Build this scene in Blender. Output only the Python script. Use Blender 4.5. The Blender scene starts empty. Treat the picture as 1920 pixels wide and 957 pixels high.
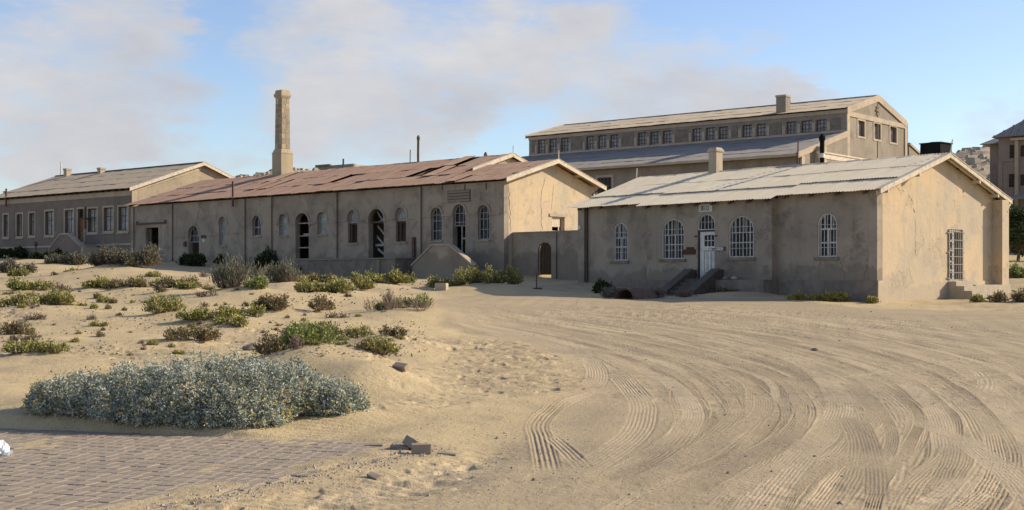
import bpy, bmesh, math, random
import numpy as np
from mathutils import Vector
from mathutils.geometry import tessellate_polygon

random.seed(7)
rng = np.random.default_rng(7)
SC = bpy.context.scene
COL = SC.collection
EYE = 1.6            # eye height above the road in front of the camera
F, HZ, CX = 2450.0, 528.0, 960.0   # focal length and horizon measured on the 1920 px wide photograph

# ------------------------------------------------------------------ camera, sky, sun, exposure
cam_d = bpy.data.cameras.new('camera')
cam = bpy.data.objects.new('camera', cam_d)
COL.objects.link(cam)
cam.location = (0, 0, EYE)
cam.rotation_euler = (math.radians(90), 0, 0)
cam_d.sensor_width = 36
cam_d.lens = F / 1920 * 36
cam_d.shift_y = (HZ - 478.5) / 1920
cam_d.clip_start = 0.1
cam_d.clip_end = 6000
SC.camera = cam

SUN_EL, SUN_BACK = 27.0, 12.0      # elevation; how far behind straight right
az = math.radians(SUN_BACK)
el = math.radians(SUN_EL)
to_sun = Vector((math.cos(az) * math.cos(el), math.sin(az) * math.cos(el), math.sin(el)))
sun_d = bpy.data.lights.new('sun', 'SUN')
sun_d.energy = 5.0
sun_d.angle = math.radians(0.5)
sun_d.color = (1.0, 0.88, 0.70)
sun = bpy.data.objects.new('sun', sun_d)
COL.objects.link(sun)
sun.rotation_euler = to_sun.to_track_quat('Z', 'Y').to_euler()

SC.view_settings.view_transform = 'Standard'
SC.view_settings.look = 'None'
SC.view_settings.gamma = 1
SC.view_settings.exposure = 0.40


def N(nt, kind, **kw):
    n = nt.nodes.new(kind)
    for k, v in kw.items():
        if k == 'inp':
            for a, b in v.items():
                n.inputs[a].default_value = b
        else:
            setattr(n, k, v)
    return n


def L(nt, a, b):
    nt.links.new(a, b)


world = bpy.data.worlds.new('World')
SC.world = world
world.use_nodes = True
nt = world.node_tree
nt.nodes.clear()
out = N(nt, 'ShaderNodeOutputWorld')
bg = N(nt, 'ShaderNodeBackground', inp={'Strength': 0.10})
sky = N(nt, 'ShaderNodeTexSky', sky_type='NISHITA', sun_disc=False)
sky.sun_elevation = el
sky.sun_rotation = math.radians(90) - az      # measured clockwise from +Y
sky.altitude = 50
sky.air_density = 1.0
sky.dust_density = 0.5
sky.ozone_density = 2.5
tc = N(nt, 'ShaderNodeTexCoord')
nrm = N(nt, 'ShaderNodeVectorMath', operation='NORMALIZE')
L(nt, tc.outputs['Generated'], nrm.inputs[0])
mp = N(nt, 'ShaderNodeMapping')
mp.inputs['Scale'].default_value = (1.0, 1.0, 2.3)
mp.inputs['Location'].default_value = (3.3, 0.4, 1.7)
L(nt, nrm.outputs[0], mp.inputs[0])
n1 = N(nt, 'ShaderNodeTexNoise', inp={'Scale': 5.5, 'Detail': 8, 'Roughness': 0.56, 'Distortion': 0.5})
L(nt, mp.outputs[0], n1.inputs['Vector'])


wn = N(nt, 'ShaderNodeTexNoise', inp={'Scale': 7.0, 'Detail': 5, 'Roughness': 0.6})
L(nt, mp.outputs[0], wn.inputs['Vector'])
ws = N(nt, 'ShaderNodeVectorMath', operation='SUBTRACT')
L(nt, wn.outputs['Color'], ws.inputs[0])
ws.inputs[1].default_value = (.5, .5, .5)
wm = N(nt, 'ShaderNodeVectorMath', operation='MULTIPLY_ADD')
L(nt, ws.outputs[0], wm.inputs[0])
wm.inputs[1].default_value = (.30, .30, .16)
L(nt, nrm.outputs[0], wm.inputs[2])


def sky_dir(u, v):
    return Vector(((u - CX) / F, 1, (HZ - v) / F)).normalized()


# banks of cloud at their directions in the sky; noise breaks them up and carries on outside the frame
acc = None
for (u, v, rad, w) in [(120, 110, .13, .22), (680, 150, .13, .20), (1110, 110, .11, .24), (1400, 165, .10, .18), (820, 40, .10, .12), (250, 20, .08, .10),
                       (80, 270, .09, .20), (480, 255, .09, .10), (700, 250, .10, .12), (250, 300, .10, .1), (1850, 270, .08, .20), (1250, 240, .10, .12), (1000, 20, .09, .14),
                       (860, 190, .09, .12),
                       (380, 60, .05, -.20), (1700, 60, .13, -.34), (400, 205, .05, -.12), (960, 280, .06, -.16), (600, 300, .05, -.06),
                       (1350, 20, .06, -.14), (1000, 150, .10, .06), (1560, 230, .08, .12), (1700, 200, .07, .08), (620, 20, .05, -.05), (1560, 110, .05, -.1), (340, 235, .04, -.1)]:
    d = N(nt, 'ShaderNodeVectorMath', operation='DISTANCE')
    L(nt, wm.outputs[0], d.inputs[0])
    d.inputs[1].default_value = sky_dir(u, v)
    mr = N(nt, 'ShaderNodeMapRange', interpolation_type='SMOOTHERSTEP')
    mr.inputs['From Min'].default_value = 0
    mr.inputs['From Max'].default_value = rad
    mr.inputs['To Min'].default_value = w
    mr.inputs['To Max'].default_value = 0
    L(nt, d.outputs['Value'], mr.inputs['Value'])
    if acc is None:
        acc = mr.outputs[0]
    else:
        ad = N(nt, 'ShaderNodeMath', operation='ADD')
        L(nt, acc, ad.inputs[0])
        L(nt, mr.outputs[0], ad.inputs[1])
        acc = ad.outputs[0]
ad = N(nt, 'ShaderNodeMath', operation='ADD')
L(nt, acc, ad.inputs[0])
L(nt, n1.outputs['Fac'], ad.inputs[1])
cm = N(nt, 'ShaderNodeMapRange', interpolation_type='SMOOTHSTEP')
cm.inputs['From Min'].default_value = 0.46
cm.inputs['From Max'].default_value = 0.84
cm.inputs['To Max'].default_value = 0.93
L(nt, ad.outputs[0], cm.inputs['Value'])
n2 = N(nt, 'ShaderNodeTexNoise', inp={'Scale': 7.0, 'Detail': 7, 'Roughness': 0.6})
L(nt, mp.outputs[0], n2.inputs['Vector'])
cr = N(nt, 'ShaderNodeValToRGB')
cr.color_ramp.elements[0].position = .3
cr.color_ramp.elements[0].color = (4.1, 4.15, 4.5, 1)
cr.color_ramp.elements[1].position = .7
cr.color_ramp.elements[1].color = (5.65, 5.5, 5.45, 1)
L(nt, n2.outputs['Fac'], cr.inputs[0])
hsv = N(nt, 'ShaderNodeHueSaturation', inp={'Hue': 0.512, 'Saturation': 1.0, 'Value': 1.35})
L(nt, sky.outputs[0], hsv.inputs['Color'])
mx = N(nt, 'ShaderNodeMix', data_type='RGBA')
L(nt, cm.outputs[0], mx.inputs['Factor'])
L(nt, hsv.outputs[0], mx.inputs[6])
L(nt, cr.outputs[0], mx.inputs[7])
L(nt, mx.outputs[2], bg.inputs['Color'])
L(nt, bg.outputs[0], out.inputs[0])

# ------------------------------------------------------------------ helpers


def tag(o, label=None, cat=None, group=None, kind=None):
    if label:
        o['label'] = label
    if cat:
        o['category'] = cat
    if group:
        o['group'] = group
    if kind:
        o['kind'] = kind
    return o


def empty(name, loc, rz=0.0, parent=None):
    o = bpy.data.objects.new(name, None)
    o.empty_display_size = .3
    COL.objects.link(o)
    o.location = loc
    o.rotation_euler = (0, 0, rz)
    if parent:
        o.parent = parent
    return o


def link_mesh(name, me, parent=None, loc=None, rot=None, scale=None):
    o = bpy.data.objects.new(name, me)
    COL.objects.link(o)
    if parent:
        o.parent = parent
    if loc is not None:
        o.location = loc
    if rot is not None:
        o.rotation_euler = rot
    if scale is not None:
        o.scale = scale
    return o


class MB:
    """collects shapes, then links them as ONE mesh object"""

    def __init__(self):
        self.v, self.f = [], []

    def add(self, vs, fs):
        b = len(self.v)
        self.v += [tuple(p) for p in vs]
        self.f += [tuple(i + b for i in q) for q in fs]
        return self

    def box(self, x0, x1, y0, y1, z0, z1):
        vs = [(x, y, z) for z in (z0, z1) for y in (y0, y1) for x in (x0, x1)]
        return self.add(vs, [(0, 2, 3, 1), (4, 5, 7, 6), (0, 1, 5, 4), (2, 6, 7, 3), (0, 4, 6, 2), (1, 3, 7, 5)])

    def hexa(self, bottom, top):
        """prism between two quads given in the same order"""
        return self.add(list(bottom) + list(top), [(3, 2, 1, 0), (4, 5, 6, 7), (0, 1, 5, 4), (1, 2, 6, 5), (2, 3, 7, 6), (3, 0, 4, 7)])

    def tube(self, pts, r, n=6, r2=None):
        pts = [Vector(p) for p in pts]
        rings = []
        for i, p in enumerate(pts):
            d = (pts[min(i + 1, len(pts) - 1)] - pts[max(i - 1, 0)]).normalized()
            a = d.orthogonal().normalized()
            c = d.cross(a)
            rr = r if r2 is None else r + (r2 - r) * i / max(1, len(pts) - 1)
            rings.append([p + (a * math.cos(2 * math.pi * k / n) + c * math.sin(2 * math.pi * k / n)) * rr for k in range(n)])
        vs = [p for rg in rings for p in rg]
        fs = []
        for i in range(len(rings) - 1):
            for k in range(n):
                k2 = (k + 1) % n
                fs.append((i * n + k, i * n + k2, (i + 1) * n + k2, (i + 1) * n + k))
        fs.append(tuple(range(n - 1, -1, -1)))
        fs.append(tuple((len(rings) - 1) * n + k for k in range(n)))
        return self.add(vs, fs)

    def lathe(self, c, prof, n=16):
        vs, fs = [], []
        for (r, z) in prof:
            for k in range(n):
                vs.append((c[0] + r * math.cos(2 * math.pi * k / n), c[1] + r * math.sin(2 * math.pi * k / n), c[2] + z))
        for i in range(len(prof) - 1):
            for k in range(n):
                k2 = (k + 1) % n
                fs.append((i * n + k, i * n + k2, (i + 1) * n + k2, (i + 1) * n + k))
        fs.append(tuple(range(n - 1, -1, -1)))
        fs.append(tuple((len(prof) - 1) * n + k for k in range(n)))
        return self.add(vs, fs)

    def slab(self, loops, M, d0, d1):
        """polygon with holes (first loop is the outline) extruded between depths d0 and d1 through map M(a,b,d)"""
        flat = [p for lp in loops for p in lp]
        tris = tessellate_polygon([[Vector((p[0], p[1], 0)) for p in lp] for lp in loops])
        nv = len(flat)
        vs = [M(a, b, d0) for a, b in flat] + [M(a, b, d1) for a, b in flat]
        fs = []
        for t in tris:
            fs.append(tuple(t))
            fs.append(tuple(i + nv for i in reversed(t)))
        o = 0
        for lp in loops:
            m = len(lp)
            for i in range(m):
                j = (i + 1) % m
                fs.append((o + i, o + j, o + j + nv, o + i + nv))
            o += m
        return self.add(vs, fs)

    def build(self, name, mat, parent=None, off=(0, 0, 0), smooth=False, fix=True):
        me = bpy.data.meshes.new(name)
        me.from_pydata([(p[0] - off[0], p[1] - off[1], p[2] - off[2]) for p in self.v], [], self.f)
        if fix:
            bm = bmesh.new()
            bm.from_mesh(me)
            bmesh.ops.recalc_face_normals(bm, faces=bm.faces)
            bm.to_mesh(me)
            bm.free()
        if smooth:
            me.polygons.foreach_set('use_smooth', [True] * len(me.polygons))
        if mat:
            me.materials.append(mat)
        return link_mesh(name, me, parent)


# ------------------------------------------------------------------ materials


def new_mat(name, rough=0.9, spec=0.2, metal=0.0, color=(.5, .5, .5)):
    m = bpy.data.materials.new(name)
    m.use_nodes = True
    b = m.node_tree.nodes['Principled BSDF']
    b.inputs['Roughness'].default_value = rough
    b.inputs['Specular IOR Level'].default_value = spec
    b.inputs['Metallic'].default_value = metal
    b.inputs['Base Color'].default_value = (*color, 1)
    return m, m.node_tree, b


def noise(nt, vec, scale, detail=4, rough=.55, dist=0.0):
    n = N(nt, 'ShaderNodeTexNoise', inp={'Scale': scale, 'Detail': detail, 'Roughness': rough, 'Distortion': dist})
    L(nt, vec, n.inputs['Vector'])
    return n.outputs['Fac']


def stretch(nt, vec, s):
    m = N(nt, 'ShaderNodeMapping')
    m.inputs['Scale'].default_value = s
    L(nt, vec, m.inputs[0])
    return m.outputs[0]


def step(nt, val, a, b, lo=0.0, hi=1.0):
    m = N(nt, 'ShaderNodeMapRange', interpolation_type='SMOOTHSTEP')
    for k, v in (('From Min', a), ('From Max', b), ('To Min', lo), ('To Max', hi)):
        m.inputs[k].default_value = v
    L(nt, val, m.inputs['Value'])
    return m.outputs[0]


def mth(nt, op, a, b=None):
    m = N(nt, 'ShaderNodeMath', operation=op)
    for i, x in enumerate((a, b)):
        if x is None:
            continue
        if isinstance(x, (int, float)):
            m.inputs[i].default_value = x
        else:
            L(nt, x, m.inputs[i])
    return m.outputs[0]


def mixc(nt, fac, a, b, mode='MIX'):
    m = N(nt, 'ShaderNodeMix', data_type='RGBA', blend_type=mode)
    if isinstance(fac, (int, float)):
        m.inputs['Factor'].default_value = fac
    else:
        L(nt, fac, m.inputs['Factor'])
    for i, x in ((6, a), (7, b)):
        if isinstance(x, tuple):
            m.inputs[i].default_value = (*x, 1) if len(x) == 3 else x
        else:
            L(nt, x, m.inputs[i])
    return m.outputs[2]


def bump(nt, bsdf, h, strength=.4, dist=.02):
    b = N(nt, 'ShaderNodeBump', inp={'Strength': strength, 'Distance': dist})
    L(nt, h, b.inputs['Height'])
    L(nt, b.outputs[0], bsdf.inputs['Normal'])


def objvec(nt):
    return N(nt, 'ShaderNodeTexCoord').outputs['Object']


def plaster(name, base, alt, stain, damp_top=1.0, patch=.5, rough_tex=1.0, streaks=.5):
    """old cement plaster: large discoloured patches, run-off streaks, damp rising with a ragged edge"""
    m, nt, b = new_mat(name, .93, .15)
    v = objvec(nt)
    c = mixc(nt, step(nt, noise(nt, v, .45, 6, .6, .6), .38, .62), base, alt)
    c = mixc(nt, mth(nt, 'MULTIPLY', step(nt, noise(nt, v, .9, 8, .62, .3), .50, .66), patch), c, stain)
    st = noise(nt, stretch(nt, v, (1.6, 1.6, .10)), 1.6, 5, .6)
    c = mixc(nt, mth(nt, 'MULTIPLY', step(nt, st, .55, .75), streaks), c, tuple(x * .62 for x in base))
    sep = N(nt, 'ShaderNodeSeparateXYZ')
    L(nt, v, sep.inputs[0])
    nz = noise(nt, v, .55, 6, .6, .8)
    hgt = mth(nt, 'ADD', sep.outputs[2], mth(nt, 'MULTIPLY', nz, 2.6))
    damp = step(nt, hgt, damp_top + 1.2, damp_top + 1.42, 1, 0)
    c = mixc(nt, mth(nt, 'MULTIPLY', damp, .6), c, stain)
    flake = step(nt, noise(nt, v, .75, 7, .72, .25), .585, .605)
    c = mixc(nt, mth(nt, 'MULTIPLY', flake, patch * .8), c, mixc(nt, step(nt, noise(nt, v, 6, 5, .7), .4, .6), stain, tuple(x * .8 for x in alt)))
    runs = mth(nt, 'MULTIPLY', step(nt, noise(nt, stretch(nt, v, (3.2, 3.2, .07)), 1.3, 4, .6), .60, .74), streaks)
    c = mixc(nt, runs, c, tuple(x * .55 for x in base))
    grain = noise(nt, v, 14, 6, .7)
    c = mixc(nt, step(nt, grain, .3, .7, 0, .35), c, tuple(x * .72 for x in base))
    L(nt, c, b.inputs['Base Color'])
    h = mth(nt, 'ADD', mth(nt, 'MULTIPLY', noise(nt, v, 3.0, 5, .6), 1.0), mth(nt, 'MULTIPLY', noise(nt, v, 28, 4, .7), .45 * rough_tex))
    h = mth(nt, 'SUBTRACT', h, mth(nt, 'MULTIPLY', flake, .6))
    bump(nt, b, h, .7, .03)
    return m


def sheet_metal(name, base, alt, dark, spec=.3, rough=.55, vary=.6):
    """weathered corrugated sheet; every sheet has its own shade"""
    m, nt, b = new_mat(name, rough, spec)
    v = objvec(nt)
    info = N(nt, 'ShaderNodeObjectInfo')
    geo = N(nt, 'ShaderNodeNewGeometry')
    pos = geo.outputs['Position']
    c = mixc(nt, mth(nt, 'MULTIPLY', info.outputs['Random'], vary), base, alt)
    c = mixc(nt, step(nt, noise(nt, pos, .8, 6, .6, .5), .42, .68, 0, .8), c, alt)
    c = mixc(nt, step(nt, noise(nt, stretch(nt, v, (9, .35, 1)), 1.0, 5, .6), .52, .72, 0, .75), c, dark)
    c = mixc(nt, step(nt, noise(nt, pos, 9, 5, .7), .45, .75, 0, .35), c, dark)
    L(nt, c, b.inputs['Base Color'])
    bump(nt, b, noise(nt, pos, 22, 4, .6), .25, .01)
    return m


def mottled(name, a, bcol, scale=3.0, rough=.85, spec=.2, metal=0.0, bmp=.2, bd=.01, stretchv=None, random_shade=False):
    m, nt, b = new_mat(name, rough, spec, metal)
    v = objvec(nt)
    if stretchv:
        v = stretch(nt, v, stretchv)
    c = mixc(nt, step(nt, noise(nt, v, scale, 6, .62, .3), .35, .68), a, bcol)
    if random_shade:
        info = N(nt, 'ShaderNodeObjectInfo')
        c = mixc(nt, mth(nt, 'MULTIPLY', info.outputs['Random'], .45), c, tuple(x * .6 for x in a))
    L(nt, c, b.inputs['Base Color'])
    bump(nt, b, noise(nt, v, scale * 6, 4, .6), bmp, bd)
    return m


def leafmat(name, cols, rough=.6, spec=.25, thru=.22):
    m, nt, b = new_mat(name, rough, spec)
    a = N(nt, 'ShaderNodeAttribute', attribute_name='rnd')
    r = N(nt, 'ShaderNodeValToRGB')
    e = r.color_ramp.elements
    e[0].position, e[0].color = cols[0][0], (*cols[0][1], 1)
    e[1].position, e[1].color = cols[-1][0], (*cols[-1][1], 1)
    for p, c in cols[1:-1]:
        x = e.new(p)
        x.color = (*c, 1)
    L(nt, a.outputs['Fac'], r.inputs[0])
    L(nt, r.outputs[0], b.inputs['Base Color'])
    tr = N(nt, 'ShaderNodeBsdfTranslucent')
    L(nt, r.outputs[0], tr.inputs['Color'])
    ms = N(nt, 'ShaderNodeMixShader', inp={0: thru})
    L(nt, b.outputs[0], ms.inputs[1])
    L(nt, tr.outputs[0], ms.inputs[2])
    L(nt, ms.outputs[0], nt.nodes['Material Output'].inputs['Surface'])
    return m


def glass(name, color, rough=.08, spec=.35):
    m, nt, b = new_mat(name, rough, spec)
    v = objvec(nt)
    c = mixc(nt, step(nt, noise(nt, v, 3.0, 5, .6), .4, .7, 0, .8), color, tuple(x * 2.2 + .015 for x in color))
    L(nt, c, b.inputs['Base Color'])
    bump(nt, b, noise(nt, v, 2.2, 2, .5), .12, .02)
    return m


M_mid = plaster('plaster_mid_shaded', (.37, .305, .23), (.285, .236, .18), (.165, .138, .107), 1.6, .6, 1.0, .75)  # front copy, colour darkened to carry the shade on that side
M_left = plaster('roughcast_shaded', (.235, .19, .152), (.195, .157, .125), (.13, .105, .085), .5, .3, 2.0, .3)  # roughcast front, its shade put into the darker colour
M_office = plaster('plaster_office_shaded', (.37, .305, .23), (.29, .242, .185), (.155, .13, .103), 1.35, .65, 1.0, .75)  # grey cement front, tone lowered further for its shade
M_officeg = plaster('plaster_gable_sunlit', (.57, .43, .27), (.47, .39, .28), (.37, .32, .25), .8, .65, .8, .3)  # cream gable plaster; sunlight is also put into the paler tone
M_leftg = plaster('roughcast_sunlit', (.40, .325, .225), (.34, .28, .195), (.25, .205, .15), -2, .4, 2.2)  # same roughcast, paler copy for the sunlit gable
M_hall = plaster('plaster_hall', (.30, .25, .19), (.245, .205, .16), (.17, .145, .115), -2, .45, 1.6)
M_trim = plaster('plaster_trim', (.47, .38, .275), (.40, .325, .24), (.26, .21, .16), -2, .3)
M_house = plaster('plaster_house', (.30, .245, .195), (.255, .21, .17), (.18, .15, .12), -2, .4)
M_dark = mottled('old_cement', (.17, .14, .11), (.24, .195, .15), 2.0, .95, .1)
M_rust = sheet_metal('rusty_sheet', (.375, .225, .148), (.43, .305, .215), (.20, .11, .075), .15, .8)
M_cream = sheet_metal('pale_sheet', (.66, .565, .40), (.73, .64, .47), (.50, .42, .29), .15, .75, .25)
M_ochre = sheet_metal('ochre_sheet', (.54, .44, .30), (.47, .39, .28), (.33, .27, .19), .2, .7)
M_greysheet = sheet_metal('grey_sheet', (.30, .27, .225), (.25, .225, .19), (.17, .15, .13), .2, .65)
M_tan = sheet_metal('tan_sheet', (.43, .35, .25), (.37, .31, .225), (.26, .21, .15), .2, .7)
M_white = mottled('white_paint', (.66, .64, .58), (.52, .48, .41), 4, .6, .3)
M_wood = mottled('pale_wood', (.60, .52, .39), (.44, .36, .26), 5, .8, .2, stretchv=(1, 1, 1))
M_darkwood = mottled('dark_wood', (.085, .06, .042), (.13, .09, .06), 6, .8, .2)
M_gate = mottled('gate_wood', (.085, .055, .03), (.06, .04, .024), 4, .8, .2)
M_brown = mottled('brown_door', (.20, .105, .05), (.13, .07, .035), 4, .7, .3)
M_iron = mottled('rusty_iron', (.075, .05, .038), (.13, .075, .05), 8, .8, .3)
M_black = mottled('black_plastic', (.006, .006, .007), (.010, .010, .011), 3, .85, .08)
M_glass = glass('window_glass', (.010, .012, .017), .25, .12)
M_glassdim = glass('dusty_glass', (.16, .155, .15), .35, .4)
M_board = mottled('bleached_board', (.34, .33, .31), (.24, .225, .205), 4, .8, .2)
M_redsign = mottled('red_board', (.10, .035, .025), (.07, .03, .024), 5, .7, .2)
M_plaque = mottled('weathered_board', (.20, .165, .13), (.27, .22, .17), 5, .85, .1, stretchv=(1, 1, 6))
M_brickred = mottled('brown_brickwork', (.075, .058, .047), (.11, .085, .068), 5, .9, .1)
M_blue = new_mat('blue_letters', .6, .2, 0, (.02, .03, .25))[0]
M_blackink = new_mat('black_letters', .6, .2, 0, (.03, .03, .03))[0]
M_signwhite = mottled('sign_white', (.62, .60, .55), (.50, .46, .40), 6, .6, .2)
M_crack = new_mat('crack_shadow', 1, 0, 0, (.10, .075, .05))[0]
M_conc = mottled('concrete', (.44, .37, .275), (.36, .30, .225), 5, .9, .1)
M_brickgrey = mottled('grey_paver', (.315, .255, .19), (.27, .22, .165), 7, .9, .15, random_shade=True, bmp=.12)
M_steps = mottled('dark_steps', (.10, .083, .067), (.14, .115, .09), 5, .9, .1)
M_stone = mottled('stone', (.30, .25, .19), (.40, .33, .25), 5, .9, .1)
M_chim = plaster('plaster_chimney', (.42, .335, .225), (.37, .295, .20), (.30, .24, .165), -3, .4)
M_chimstone = mottled('chimney_stone', (.34, .275, .19), (.26, .215, .15), 3, .95, .1, random_shade=True, bmp=.5, bd=.03)
M_lime = mottled('lime_mortar', (.62, .52, .36), (.50, .42, .29), 6, .95, .1)
M_bark = mottled('bark', (.12, .085, .06), (.17, .125, .085), 8, .9, .1)
M_twig = mottled('dry_twig', (.24, .18, .135), (.16, .12, .095), 8, .9, .1)
M_bag = mottled('white_bag', (.80, .81, .82), (.72, .74, .76), 6, .4, .4)

M_green = leafmat('succulent_leaf', [(0, (.08, .08, .022)), (.35, (.21, .21, .055)), (.7, (.37, .345, .10)), (.9, (.50, .42, .16)), (1, (.30, .18, .10))])
M_fresh = leafmat('fresh_leaf', [(0, (.07, .09, .022)), (.4, (.17, .22, .055)), (.8, (.31, .35, .095)), (1, (.42, .40, .14))])
M_olive = leafmat('reddish_succulent_leaf', [(0, (.065, .05, .028)), (.4, (.155, .12, .06)), (.75, (.26, .225, .09)), (1, (.27, .16, .10))])
M_greyleaf = leafmat('grey_olive_leaf', [(0, (.055, .05, .033)), (.5, (.125, .113, .075)), (1, (.23, .21, .14))])
M_silver = leafmat('silver_leaf', [(0, (.10, .112, .085)), (.45, (.30, .325, .26)), (.85, (.55, .57, .47)), (1, (.42, .41, .18))], .55, .35, .2)
M_grass = leafmat('grey_blade', [(0, (.07, .068, .04)), (.5, (.16, .152, .10)), (1, (.30, .28, .185))])
M_darkleaf = leafmat('dark_leaf', [(0, (.02, .026, .010)), (.5, (.040, .055, .018)), (1, (.085, .10, .03))])
M_treeleaf = leafmat('tree_leaf', [(0, (.03, .045, .012)), (.5, (.06, .085, .022)), (1, (.12, .15, .04))])
M_yellow = leafmat('yellow_leaf', [(0, (.13, .11, .025)), (.5, (.30, .25, .06)), (1, (.50, .38, .09))])
M_dry = leafmat('dry_leaf', [(0, (.09, .065, .05)), (.5, (.17, .125, .095)), (1, (.27, .21, .15))])
M_flower = leafmat('yellow_flower', [(0, (.58, .40, .08)), (.6, (.66, .54, .18)), (1, (.56, .50, .26))])

# ------------------------------------------------------------------ terrain
ctrl = [(-8, 3, 0), (0, 3, 0), (8, 3, 0), (-20, -10, 0), (20, -10, 0), (-30, -35, 0), (30, -35, 0), (0, -35, 0), (-30, 5, .15), (30, 5, .05),
        (-4, 9, 0), (0, 9, 0), (4, 9, 0), (-5.5, 13.5, .02), (0, 14, .02), (5.5, 14, .02),
        (-8, 18, .15), (-3, 18, .12), (1, 20, .1), (5, 20, .1), (9, 20, .1),
        (.5, 30, .32), (6, 30, .32), (12, 30, .32), (1, 40, .66), (8, 40, .58), (16, 40, .6), (0, 50, 1.0), (6, 50, .92),
        (13.4, 48.3, .72), (13.87, 49.6, .76), (10.2, 51.3, .98), (7, 53.3, 1.02), (5, 55, 1.02), (-2, 57, 1.0), (4, 55, 1.05), (3.2, 61.4, 1.6), (1.5, 63, 1.55),
        (0, 70, 1.65), (3.5, 68.5, 1.65), (8, 57, 1.05), (20.7, 55.8, 1.1), (24, 58, 1.3), (28, 70, 2.1), (31, 50, 1.0),
        (-.44, 72, 2.0), (-2, 66, 1.5), (-4, 75, 1.85), (-10, 82, 2.0), (-14, 84, 2.2), (-28, 96, 3.1), (-35, 103, 3.2), (-42, 105, 3.3),
        (-10, 25, .42), (-16, 40, 1.0), (-24, 60, 1.85), (-32, 80, 2.6), (-5, 25, .4), (-7, 35, .8), (-10, 50, 1.4), (-12, 65, 1.75),
        (-3, 45, .95), (-3, 36, .62), (10, 75, 2.2), (0, 95, 2.8), (20, 90, 3), (40, 110, 4), (-60, 120, 4.5), (-60, 60, 2.2), (-30, 30, .8),
        (60, 60, 1.5), (60, 110, 4), (60, 20, .4), (-60, 20, .5)]
ctrl = np.array(ctrl, float)
S_ = 20.0


def _phi(r2):
    r2 = np.maximum(r2, 1e-12)
    return .5 * r2 * np.log(r2)


_A = ctrl[:, :2] / S_
_n = len(ctrl)
_K = _phi(((_A[:, None, :] - _A[None]) ** 2).sum(-1)) + np.eye(_n) * 2e-3
_P = np.c_[np.ones(_n), _A]
_W = np.linalg.solve(np.block([[_K, _P], [_P.T, np.zeros((3, 3))]]), np.r_[ctrl[:, 2], 0, 0, 0])


def _hash(ix, iy, seed):
    h = (ix.astype(np.int64) * 374761393 + iy.astype(np.int64) * 668265263 + seed * 1442695041) & 0xffffffff
    h = ((h ^ (h >> 13)) * 1274126177) & 0xffffffff
    return ((h ^ (h >> 16)) & 0xffff) / 65535.0


def vnoise(x, y, seed=0):
    ix, iy = np.floor(x), np.floor(y)
    fx, fy = x - ix, y - iy
    fx = fx * fx * (3 - 2 * fx)
    fy = fy * fy * (3 - 2 * fy)
    a, b = _hash(ix, iy, seed), _hash(ix + 1, iy, seed)
    c, d = _hash(ix, iy + 1, seed), _hash(ix + 1, iy + 1, seed)
    return (a + (b - a) * fx) * (1 - fy) + (c + (d - c) * fx) * fy - .5


def fbm(x, y, octs=4, seed=0, gain=.5):
    s, a = 0, 1.0
    for k in range(octs):
        s = s + a * vnoise(x * 2 ** k + 13.7 * k, y * 2 ** k - 7.1 * k, seed + k)
        a *= gain
    return s


mounds = []       # (x, y, height, sx, sy), filled before the ground mesh is made
PAVE = [(-11, 14.9), (-5.6, 14.25), (-3.4, 13.55), (-1.2, 12.85), (-1.0, 12.3), (-1.75, 10.9), (-2.5, 9.2), (-3.5, 7.2), (-4, 6.2), (-11, 6.2)]
ROAD_PX = [(770, 560), (830, 575), (835, 603), (960, 640), (1050, 670), (1095, 720), (1040, 760), (990, 800), (930, 860), (860, 900),
           (700, 975), (2500, 975), (2500, 720), (1990, 590), (1640, 578), (1480, 562), (1300, 560), (1000, 556), (900, 551)]


def inside_soft(x, y, poly):
    """signed distance to a polygon, positive inside"""
    d = np.full(x.shape, 1e9)
    ins = np.zeros(x.shape, bool)
    m = len(poly)
    for i in range(m):
        (ax, ay), (bx, by) = poly[i], poly[(i + 1) % m]
        ex, ey = bx - ax, by - ay
        t = np.clip(((x - ax) * ex + (y - ay) * ey) / (ex * ex + ey * ey + 1e-9), 0, 1)
        d = np.minimum(d, np.hypot(x - ax - t * ex, y - ay - t * ey))
        c = ((ay > y) != (by > y)) & (x < (bx - ax) * (y - ay) / (by - ay + 1e-12) + ax)
        ins ^= c
    return np.where(ins, d, -d)


def sm(x, a, b):
    t = np.clip((x - a) / (b - a), 0, 1)
    return t * t * (3 - 2 * t)


def base_h(x, y):
    x = np.asarray(x, float)
    y = np.asarray(y, float)
    shp = x.shape
    xf, yf = x.ravel(), y.ravel()
    z = np.empty_like(xf)
    for i in range(0, len(xf), 40000):
        q = np.c_[xf[i:i + 40000], yf[i:i + 40000]] / S_
        z[i:i + 40000] = _phi(((q[:, None, :] - _A[None]) ** 2).sum(-1)) @ _W[:_n] + np.c_[np.ones(len(q)), q] @ _W[_n:]
    z = z.reshape(shp)
    r = np.hypot(x, y)
    z = np.clip(z, -.4, 5.5)
    th = np.arctan2(x, np.maximum(y, 1e-6))
    front = sm(y, 20, 120)
    hill = 19.2 + 2.3 * np.exp(-((th + .155) / .045) ** 2) + 5.5 * np.exp(-((th - .345) / .05) ** 2) + 2.0 * fbm(x / 30, y / 30, 4, 5)
    hill = hill * (.55 + .45 * sm(th, -.42, -.26))
    far = (4 + (hill - 4) * sm(r, 125, 245) * (1 - .5 * sm(r, 260, 800))) * front
    far = far + 1.2 * fbm(x / 60, y / 60, 3, 9) * sm(r, 110, 200)
    return z * (1 - sm(r, 105, 140)) + far * sm(r, 105, 140)


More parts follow.
